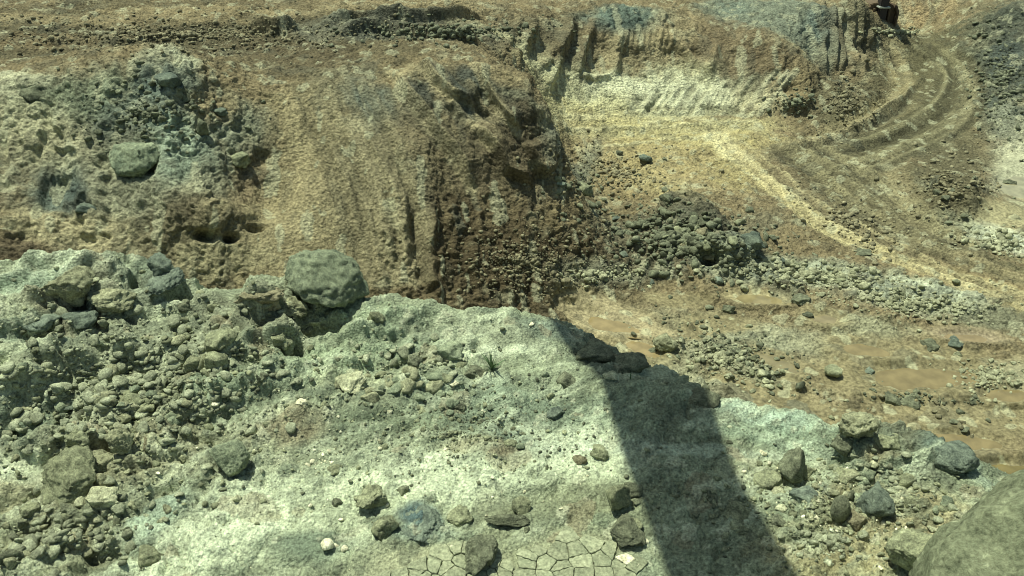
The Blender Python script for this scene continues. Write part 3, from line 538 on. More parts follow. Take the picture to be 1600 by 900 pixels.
    paint(led, LEDGE, [
     (200, 580, 440, 220, -8, (154, 158, 128), .9), (100, 430, 200, 40, 0, (178, 184, 154), .7), (60, 440, 90, 20, 0, (128, 150, 128), .6), (250, 430, 60, 40, 0, (96, 108, 92), .7), (110, 465, 80, 36, -20, (124, 116, 92), .7), (60, 510, 80, 20, -10, (100, 118, 102), .6),
     (30, 650, 70, 30, -10, (92, 106, 88), .8), (200, 700, 180, 60, -20, (150, 146, 112), .8), (240, 590, 120, 60, -30, (136, 140, 114), .6), (430, 590, 130, 70, -10, (134, 146, 118), .7), (330, 600, 60, 40, 0, (134, 150, 120), .5), (450, 660, 60, 30, 0, (150, 136, 104), .7),
     (400, 480, 90, 40, 0, (108, 108, 86), .7), (600, 520, 90, 50, 0, (150, 164, 130), .8), (660, 520, 50, 40, 0, (118, 134, 110), .6), (520, 560, 60, 26, 0, (156, 170, 134), .6), (760, 520, 130, 28, 0, (172, 178, 146), .7), (780, 545, 110, 8, -6, LW, .6), (700, 600, 100, 8, 0, LW, .6),
     (860, 520, 60, 12, 20, (108, 122, 110), .7), (800, 640, 170, 40, 5, (118, 132, 110), .85), (570, 660, 60, 30, 0, (104, 116, 92), .7), (560, 600, 70, 14, 0, (180, 184, 144), .5), (640, 650, 60, 26, 0, (112, 122, 96), .7), 
     (560, 780, 260, 70, -12, LP, .75), (330, 830, 140, 60, -25, LW, .65), (240, 800, 70, 26, -40, (176, 196, 170), .7), (80, 760, 120, 40, -20, (170, 166, 128), .6), (60, 860, 120, 50, -10, (138, 136, 102), .7), (30, 725, 60, 22, 0, LW, .6), (700, 740, 150, 36, 5, LW, .5), (880, 700, 110, 34, 10, LW, .65), (920, 740, 90, 26, 0, LP, .7),
     (1030, 700, 300, 10, 0, (176, 186, 160), .6), (790, 690, 40, 20, 0, (106, 122, 104), .8), (745, 695, 50, 14, 0, (146, 134, 100), .6), (1190, 650, 110, 14, 18, (184, 206, 180), .8), (1200, 680, 120, 16, 12, (136, 154, 128), .7), (1270, 700, 110, 10, 8, (188, 202, 170), .6),
     (1180, 740, 60, 26, 0, (176, 178, 140), .6), (480, 850, 70, 24, 0, (112, 126, 104), .9), (655, 812, 38, 22, 5, (84, 108, 110), .95), (655, 835, 60, 12, 0, (130, 150, 136), .6), (595, 820, 30, 18, 0, (100, 108, 88), .8), (830, 800, 80, 20, 0, (112, 118, 92), .8), (770, 800, 30, 50, 0, (150, 150, 116), .4),
     (690, 884, 120, 34, 0, (164, 164, 128), .95), (900, 862, 120, 36, -4, (150, 152, 118), .95), (930, 780, 120, 34, 0, (136, 140, 108), .8), (1000, 880, 60, 20, 0, (140, 150, 122), .7),
     (1230, 790, 90, 40, 0, (132, 140, 112), .7), (1280, 860, 110, 50, 0, (162, 152, 108), .9), (1340, 800, 60, 60, 10, (164, 154, 112), .7), (1430, 800, 110, 60, 20, (160, 150, 110), .9), (1370, 775, 22, 26, 20, (84, 104, 106), .9), (1260, 765, 30, 12, 0, (92, 110, 106), .8), (1400, 735, 80, 18, 10, (126, 138, 116), .7), (1375, 712, 30, 14, 0, (170, 152, 108), .7),
     (1420, 685, 70, 20, 14, (98, 96, 78), .7), (1490, 720, 60, 22, 25, (88, 106, 98), .9), (1540, 755, 60, 12, 22, (150, 164, 140), .7), (1470, 760, 50, 16, 25, (100, 104, 86), .7), (1500, 780, 80, 16, 20, (166, 170, 134), .5), (1260, 835, 60, 14, 0, (134, 150, 128), .5),
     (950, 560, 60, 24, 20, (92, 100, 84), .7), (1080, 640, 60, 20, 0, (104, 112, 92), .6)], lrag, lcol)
    lcol *= (1 + np.clip(ll*1.3, .2, 1)*(.30*(p0-.5) + .36*(p1-.5)) + .30*(p2-.5)*(1-lf) + .2*(p3-.5)*(1-lf))[:, None]
    lmot = 1 + .20*np.clip(fbm(P, 4.0, 4, .62, 141), -1.2, 1.2) + .11*np.clip(perlin(P, 38, 150), -1, 1)
    lcol *= lmot[:, None]
    m = ((s1 > .7) & (g1 > .2)).astype(f32)*.45; lcol = lcol*(1-m[:, None]) + m[:, None]*lin((92, 104, 86))
    m = ((s1 < .12) & (g1 > .2)).astype(f32)*.4; lcol = lcol*(1-m[:, None]) + m[:, None]*lin((150, 132, 100))
    m = ((s2 > .75) & (g2 > .2)).astype(f32)*.4; lcol = lcol*(1-m[:, None]) + m[:, None]*lin((204, 204, 170))
    m = ((s2 < .25) & (g2 > .2)).astype(f32)*.4; lcol = lcol*(1-m[:, None]) + m[:, None]*lin((84, 92, 76))
    m = sstep(fbm(Pr, (1.6, 4.2, 2), 4, .6, 160), .15, .8)*.42*(1-lf); lcol = lcol*(1-m[:, None]) + m[:, None]*lin((206, 214, 178))
    m = sstep(fbm(Pr, (2.6, 5.2, 2), 3, .6, 190), .35, .8)*.4*(1-lf); lcol = lcol*(1-m[:, None]) + m[:, None]*lin((96, 106, 88))
    g_ = lcol.mean(1, keepdims=True); lcol = (g_ + (lcol-g_)*.78)*np.array([.94, .98, .94], f32)
    lcol *= 1.06
    led_col = np.clip(lcol, .01, .85).astype(f32)
    led.relax(1.15, 3)
    led.finish()


    if stage == 0: YL2 = led.rows(ltn, 600, .3)
# ------------------------------------------------------------------ materials
def soil_material(name, s_fine, bump, wet=False, tint=(1, 1, 1)):
    m = bpy.data.materials.new(name); m.use_nodes = True; nt = m.node_tree; N = nt.nodes; Lk = nt.links
    b = N['Principled BSDF']; b.inputs['Roughness'].default_value = .95; b.inputs['Specular IOR Level'].default_value = .12
    at = N.new('ShaderNodeAttribute'); at.attribute_name = 'soil'
    ge = N.new('ShaderNodeNewGeometry')
    n1 = N.new('ShaderNodeTexNoise'); n1.inputs['Scale'].default_value = s_fine; n1.inputs['Detail'].default_value = 8; n1.inputs['Roughness'].default_value = .68
    n2 = N.new('ShaderNodeTexVoronoi'); n2.inputs['Scale'].default_value = s_fine*.9
    Lk.new(ge.outputs['Position'], n1.inputs['Vector']); Lk.new(ge.outputs['Position'], n2.inputs['Vector'])
    r = N.new('ShaderNodeMapRange'); r.inputs[1].default_value = .35; r.inputs[2].default_value = .65; r.inputs[3].default_value = .5; r.inputs[4].default_value = 1.5
    Lk.new(n1.outputs[0], r.inputs[0])
    mx = N.new('ShaderNodeVectorMath'); mx.operation = 'SCALE'; Lk.new(at.outputs['Color'], mx.inputs[0]); Lk.new(r.outputs[0], mx.inputs['Scale'])
    mt = N.new('ShaderNodeVectorMath'); mt.operation = 'MULTIPLY'; mt.inputs[1].default_value = tint; Lk.new(mx.outputs[0], mt.inputs[0])
    Lk.new(mt.outputs[0], b.inputs['Base Color'])
    ad = N.new('ShaderNodeMath'); ad.operation = 'MULTIPLY_ADD'; ad.inputs[1].default_value = -.5; Lk.new(n2.outputs['Distance'], ad.inputs[0]); Lk.new(n1.outputs[0], ad.inputs[2])
    bp = N.new('ShaderNodeBump'); bp.inputs['Distance'].default_value = bump; bp.inputs['Strength'].default_value = .9
    Lk.new(ad.outputs[0], bp.inputs['Height']); Lk.new(bp.outputs[0], b.inputs['Normal'])
    if wet:
        aw = N.new('ShaderNodeAttribute'); aw.attribute_name = 'wet'
        rr = N.new('ShaderNodeMapRange'); rr.inputs[1].default_value = .5; rr.inputs[2].default_value = 1; rr.inputs[3].default_value = .95; rr.inputs[4].default_value = .6
        Lk.new(aw.outputs['Fac'], rr.inputs[0]); Lk.new(rr.outputs[0], b.inputs['Roughness'])
        rb = N.new('ShaderNodeMapRange'); rb.inputs[1].default_value = .3; rb.inputs[2].default_value = 1; rb.inputs[3].default_value = .9; rb.inputs[4].default_value = .22
        Lk.new(aw.outputs['Fac'], rb.inputs[0]); Lk.new(rb.outputs[0], bp.inputs['Strength'])
    return m
M_pit = soil_material('quarry_soil', 13.0, .09, True)
M_led = soil_material('ledge_soil', 46.0, .03)
def rock_material(name, c, c2, scale=6, bump=.03, island=False, third=None):
    m = bpy.data.materials.new(name); m.use_nodes = True; nt = m.node_tree; N = nt.nodes; Lk = nt.links
    b = N['Principled BSDF']; b.inputs['Roughness'].default_value = .92; b.inputs['Specular IOR Level'].default_value = .12
    ge = N.new('ShaderNodeNewGeometry'); oi = N.new('ShaderNodeObjectInfo'); rnd = ge.outputs['Random Per Island'] if island else oi.outputs['Random']
    def noise(sc_, det, ro):
        n = N.new('ShaderNodeTexNoise'); n.noise_dimensions = '4D'; n.inputs['Scale'].default_value = sc_; n.inputs['Detail'].default_value = det; n.inputs['Roughness'].default_value = ro
        Lk.new(ge.outputs['Position'], n.inputs['Vector']); Lk.new(w.outputs[0], n.inputs['W']); return n
    w = N.new('ShaderNodeMath'); w.operation = 'MULTIPLY'; w.inputs[1].default_value = 40; Lk.new(rnd, w.inputs[0])
    n1 = noise(scale, 9, .75); n2 = noise(scale*6, 6, .7)
    cr = N.new('ShaderNodeValToRGB'); cr.color_ramp.elements[0].position = .38; cr.color_ramp.elements[1].position = .60
    cr.color_ramp.elements[0].color = (*lin(c), 1); cr.color_ramp.elements[1].color = (*lin(c2), 1)
    e = cr.color_ramp.elements.new(.68); e.color = (*lin(third if third else [k*1.18 for k in c2]), 1)
    Lk.new(n1.outputs[0], cr.inputs[0])
    v2 = N.new('ShaderNodeMapRange'); v2.inputs[1].default_value = .32; v2.inputs[2].default_value = .68; v2.inputs[3].default_value = .45; v2.inputs[4].default_value = 1.55; Lk.new(n2.outputs[0], v2.inputs[0])
    v = N.new('ShaderNodeMapRange'); v.inputs[3].default_value = .72 if island else .85; v.inputs[4].default_value = 1.3 if island else 1.18; Lk.new(rnd, v.inputs[0])
    mm = N.new('ShaderNodeMath'); mm.operation = 'MULTIPLY'; Lk.new(v.outputs[0], mm.inputs[0]); Lk.new(v2.outputs[0], mm.inputs[1])
    mx = N.new('ShaderNodeVectorMath'); mx.operation = 'SCALE'; Lk.new(cr.outputs[0], mx.inputs[0]); Lk.new(mm.outputs[0], mx.inputs['Scale'])
    Lk.new(mx.outputs[0], b.inputs['Base Color'])
    ad = N.new('ShaderNodeMath'); ad.operation = 'MULTIPLY_ADD'; ad.inputs[1].default_value = .35; Lk.new(n2.outputs[0], ad.inputs[0]); Lk.new(n1.outputs[0], ad.inputs[2])
    bp = N.new('ShaderNodeBump'); bp.inputs['Distance'].default_value = bump; Lk.new(ad.outputs[0], bp.inputs['Height']); Lk.new(bp.outputs[0], b.inputs['Normal'])
    return m
RC = {'green': ((100, 110, 92), (136, 144, 118)), 'dark': ((78, 82, 68), (116, 120, 98)), 'grey': ((98, 102, 82), (142, 146, 116)),
      'brown': ((100, 96, 76), (136, 132, 106)), 'pale': ((132, 134, 108), (176, 178, 146)), 'white': ((188, 184, 150), (226, 224, 194)),
      'blue': ((82, 92, 84), (118, 128, 112)), 'crust': ((106, 108, 86), (152, 154, 124))}
TH = {'crust': (206, 206, 170), 'grey': (190, 194, 162), 'green': (176, 186, 154), 'dark': (136, 140, 114), 'blue': (146, 158, 140), 'brown': (168, 160, 124)}
RM = {k: rock_material(k + '_rock', [x*1.0 for x in a_], [x*1.16 for x in b_], 15, .035, False, TH.get(k)) for k, (a_, b_) in RC.items()}
RS = {k: rock_material(k + '_rubble', [x*(.92 if k == 'pale' else 1.04) for x in a_], [x*(.92 if k == 'pale' else 1.06) for x in b_], 7, .03, True) for k, (a_, b_) in RC.items()}
RS['crust'] = rock_material('crust_rubble', (124, 128, 106), (172, 178, 148), 15, .03, True, (206, 210, 180))
RP = {k: rock_material(k + '_pit_rock', a_, b_, 2.2, .09, False, TH.get(k)) for k, (a_, b_) in RC.items()}
def mesh_np(name, V, faces_flat, starts, totals, smooth=False):
    me = bpy.data.meshes.new(name); me.vertices.add(len(V)); me.vertices.foreach_set('co', np.ascontiguousarray(V, f32).ravel())
    me.loops.add(len(faces_flat)); me.loops.foreach_set('vertex_index', np.ascontiguousarray(faces_flat, np.int32))
    me.polygons.add(len(starts)); me.polygons.foreach_set('loop_start', np.ascontiguousarray(starts, np.int32))
    me.update(calc_edges=True)
    if smooth: me.polygons.foreach_set('use_smooth', np.ones(len(starts), bool))
    return me
def link(o, label=None, cat=None, group=None, kind=None, parent=None):
    C.objects.link(o)
    if parent: o.parent = parent
    for k, v in (('label', label), ('category', cat), ('group', group), ('kind', kind)):
        if v: o[k] = v
    return o
def grid_object(name, sf, rows, cols, colr, mat, label, wet=None, faces_mask=None):
    """the piece of a surface given by a boolean face mask"""
    nr, nc = sf.nr, sf.nc
    i = np.arange((nr-1)*(nc-1)); r = i//(nc-1); c = i % (nc-1)
    if faces_mask is not None: k = faces_mask; r, c = r[k], c[k]
    a = r*nc + c; q = np.stack([a, a+1, a+nc+1, a+nc], 1)
    used = np.unique(q); remap = np.zeros(nr*nc, np.int32); remap[used] = np.arange(len(used))
    q = remap[q]
    me = mesh_np(name, sf.V[used], q.ravel(), np.arange(len(q))*4, None, True)
    at = me.attributes.new('soil', 'FLOAT_COLOR', 'POINT'); at.data.foreach_set('color', np.concatenate([colr[used], np.ones((len(used), 1), f32)], 1).ravel())
    if wet is not None: aw = me.attributes.new('wet', 'FLOAT', 'POINT'); aw.data.foreach_set('value', wet[used].astype(f32))
    me.materials.append(mat); o = bpy.data.objects.new(name, me)
    return link(o, label, None, None, 'structure')

# the pit surface is divided into the pieces of ground the photograph shows
def face_field(sf, a): 
    A = a.reshape(sf.nr, sf.nc); return A[:-1, :-1].ravel()
zone = np.zeros(pit.n, np.int8)
def zmark(code, items, rg=rag_keep):
    for (u, v, ru, rv, rot) in items:
        e = Ell(PIT, u, v, ru, rv, rot); idx = pit.near(e.c, e.R*1.5)
        q = e.q(pit.x[idx], pit.y[idx]) + .12*rg[idx]; zone[idx[q < 1]] = code
ep = pit
zone[:] = 0
gxp, gyp = PIT(pit.x, pit.y+.2), 0
zone[(pit.z > -2.6) & (pit.y > 20.5) & (pit.y < 34)] = 1
zmark(2, [(510, 280, 125, 190, 38), (600, 330, 80, 130, -15), (350, 415, 90, 40, 0)])
zmark(3, [(200, 240, 240, 155, 0), (370, 290, 75, 100, 0), (60, 340, 140, 70, 0)])
zmark(4, [(740, 200, 130, 100, 20)])
zmark(5, [(930, 80, 150, 70, 0), (1050, 110, 90, 60, 0), (1200, 80, 100, 80, 0), (1320, 60, 55, 75, 0)])
zmark(6, [(1560, 100, 70, 110, 0)])
zmark(7, [(1440, 90, 70, 40, 20), (1450, 140, 75, 60, -15), (1400, 200, 120, 42, -15), (1250, 240, 130, 40, 10), (1400, 310, 110, 70, 30), (1500, 410, 130, 40, 15), (1300, 330, 110, 40, 35)])
zmark(8, [m for m in MUD[:16]] + [(1500, 650, 190, 70, 5), (1592, 735, 90, 30, 0)])
zmark(9, [(830, 400, 170, 105, 0), (1080, 370, 120, 60, 10)])
zn = [('pit_ground', 'brown stony ground of the open pit with yellow and pale patches'), ('upper_terrace', 'rough brown terrace along the top left of the pit'), ('dirt_slope', 'tan smooth scraped dirt slope between the outcrop and the furrowed spur'),
      ('rock_outcrop', 'big lumpy grey green rock outcrop with dark hollows at the left'), ('furrowed_spur', 'brown spur with diagonal furrows and blue grey rock near its top'), ('cut_bank', 'gouged brown and blue cut bank above the yellow shelf'),
      ('rubble_hillside', 'dark rubble hillside at the right top corner'), ('haul_road', 'brown winding haul road with wheel ruts and a pale yellow track'), ('mud_flat', 'smooth wet brown mud flat on the pit floor'), ('debris_slope', 'dark brown debris slope of clods below the spur')]
zf = face_field(pit, zone)
for k, (nm, lb) in enumerate(zn):
    grid_object(nm, pit, 0, 0, pit_col, M_pit, lb, pit_wet, zf == k)
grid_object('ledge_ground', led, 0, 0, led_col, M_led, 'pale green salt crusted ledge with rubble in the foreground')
# land going on to the horizon and under everything
def sheet(name, pts, faces, mat, label):
    me = bpy.data.meshes.new(name); me.from_pydata(pts, [], faces); me.update()
    at = me.attributes.new('soil', 'FLOAT_COLOR', 'POINT')
    for d in at.data: d.color = (*lin((140, 122, 84)), 1)
    me.materials.append(mat); o = bpy.data.objects.new(name, me); return link(o, label, None, None, 'structure')
sheet('ground', [(-2500, -2500, -9), (2500, -2500, -9), (2500, 2500, -9), (-2500, 2500, -9)], [(0, 1, 2, 3)], M_pit, 'brown land going on beyond the pit')
hx = np.linspace(-900, 900, 60); hp = []; hf = []
hy = [118, 125, 160, 220, 320, 480, 700]
for j, yy in enumerate(hy):
    for i, xx in enumerate(hx):
        hp.append((xx*(yy/400+.3), yy, 3.5 + (yy-118)*.03 + 3*math.sin(xx*.013+j)*min(1, j/2) if j else -9))
for j in range(len(hy)-1):
    for i in range(59): a = j*60+i; hf.append((a, a+1, a+61, a+60))
sheet('hills', hp, hf, M_pit, 'low brown hills behind the pit')

# ------------------------------------------------------------------ rocks
def ico(n):
    bm = bmesh.new(); bmesh.ops.create_icosphere(bm, subdivisions=n, radius=1)
    V = np.array([v.co[:] for v in bm.verts], f32); Fc = np.array([[v.index for v in f.verts] for f in bm.faces], np.int32); bm.free(); return V, Fc
ICO = {n: ico(n) for n in (1, 2, 3, 4, 5, 6)}
def rock_shape(n, seed, cuts=9, nz=.16, fr=1.4, cutd=(.62, .92), squash=(1, 1, 1), fine=.03):
    r = np.random.default_rng(seed); V, Fc = ICO[n]; V = V.copy()
    for k in range(cuts):
        d = r.normal(size=3); d /= np.linalg.norm(d); off = r.uniform(*cutd)
        t = V @ d - off; V = V - np.clip(t, 0, None)[:, None]*d*.92
    o = r.random(3)*50
    Q = (V + o).astype(f32)
    V = V*(1 + nz*fbm(Q, fr, 3, .5, 1))[:, None] + (fine*fbm(Q, fr*5, 3, .6, 2))[:, None]*V
    V = V*np.array(squash)
    V /= np.abs(V).max(0).mean()
    return V.astype(f32), Fc
def rock_mesh(name, V, Fc, mat, smooth=False):
    me = mesh_np(name, V, Fc.ravel(), np.arange(len(Fc))*3, None, smooth); me.materials.append(mat); return me
def upright(me): pass

def put(sf, u, v, wpx, hpx, kind, label, name='boulder', seed=0, n=4, sink=.46, cuts=16, nz=.16, tilt=0, depth=1.0, group=None, cutd=(.48, .88), lift=0, parent=None, fr=1.4, mat=None, fine=.07):
    """a rock whose picture is about wpx by hpx with its lower edge near v"""
    p = sf.hit(u, v); D = np.linalg.norm(p - np.array([0, 0, CAM_Z])); w_ = wpx*D/F/2; h_ = hpx*D/F/2
    V, Fc = rock_shape(n, seed + int(u*3+v), cuts, nz, fr, cutd, fine=fine)
    e = V/np.abs(V).max(0)
    me = rock_mesh(name, e*np.array([w_, w_*depth, h_]), Fc, mat or (RM if sf is led else RP)[kind], False)
    o = bpy.data.objects.new(name, me)
    o.location = (p[0], p[1] + w_*depth*.5, p[2] + h_*(1 - 2*sink) + lift); o.rotation_euler = (random.uniform(-.15, .15), radians(tilt), random.uniform(-.3, .3))
    return link(o, label, 'rock', group)

M_corner = rock_material('veined_boulder', (104, 110, 88), (136, 142, 114), 5.5, .05, False, (186, 192, 160))
V, Fc = rock_shape(6, 321, 9, .07, 1.2, (.78, .95), fine=.02)
Fq, _q = facets(V[:, 0] + V[:, 2]*.4, V[:, 1] - V[:, 2]*.8, 0.42, 5, .22, .40, .14); V = V*(1 + .08*Fq + .012*fbm(V + 9, 14, 3, .6, 3))[:, None]; me = rock_mesh('boulder', V*np.array([.97, .95, .93]), Fc, M_corner, True)
o = bpy.data.objects.new('boulder', me); d = ray(1712, 1022)*4.25; o.location = (d[0], d[1], d[2]+CAM_Z); link(o, 'huge smooth grey green boulder filling the bottom right corner of the foreground', 'rock')
V, Fc = rock_shape(5, 79, 18, .06, 1.3, (.7, .92), fine=.10)
V[:, 2] = np.where(V[:, 2] > .35, .35 + (V[:, 2]-.35)*.75, V[:, 2])
tp = np.clip(-V[:, 2] - .02, 0, 1); V[:, :2] *= (1 - .75*np.minimum(tp*1.6, .62))[:, None]
p = led.hit(512, 494); D = np.linalg.norm(p - np.array([0, 0, CAM_Z])); k = D/F
me = rock_mesh('boulder', V*np.array([74*k, 74*k, 54*k]), Fc, RM['green']); o = bpy.data.objects.new('boulder', me); o.location = (p[0], p[1] + 52*k, p[2] + 36*k); o.rotation_euler = (radians(16), 0, 1.3)
link(o, 'big round flat topped green boulder perched on the ledge edge over a dark hollow', 'rock')
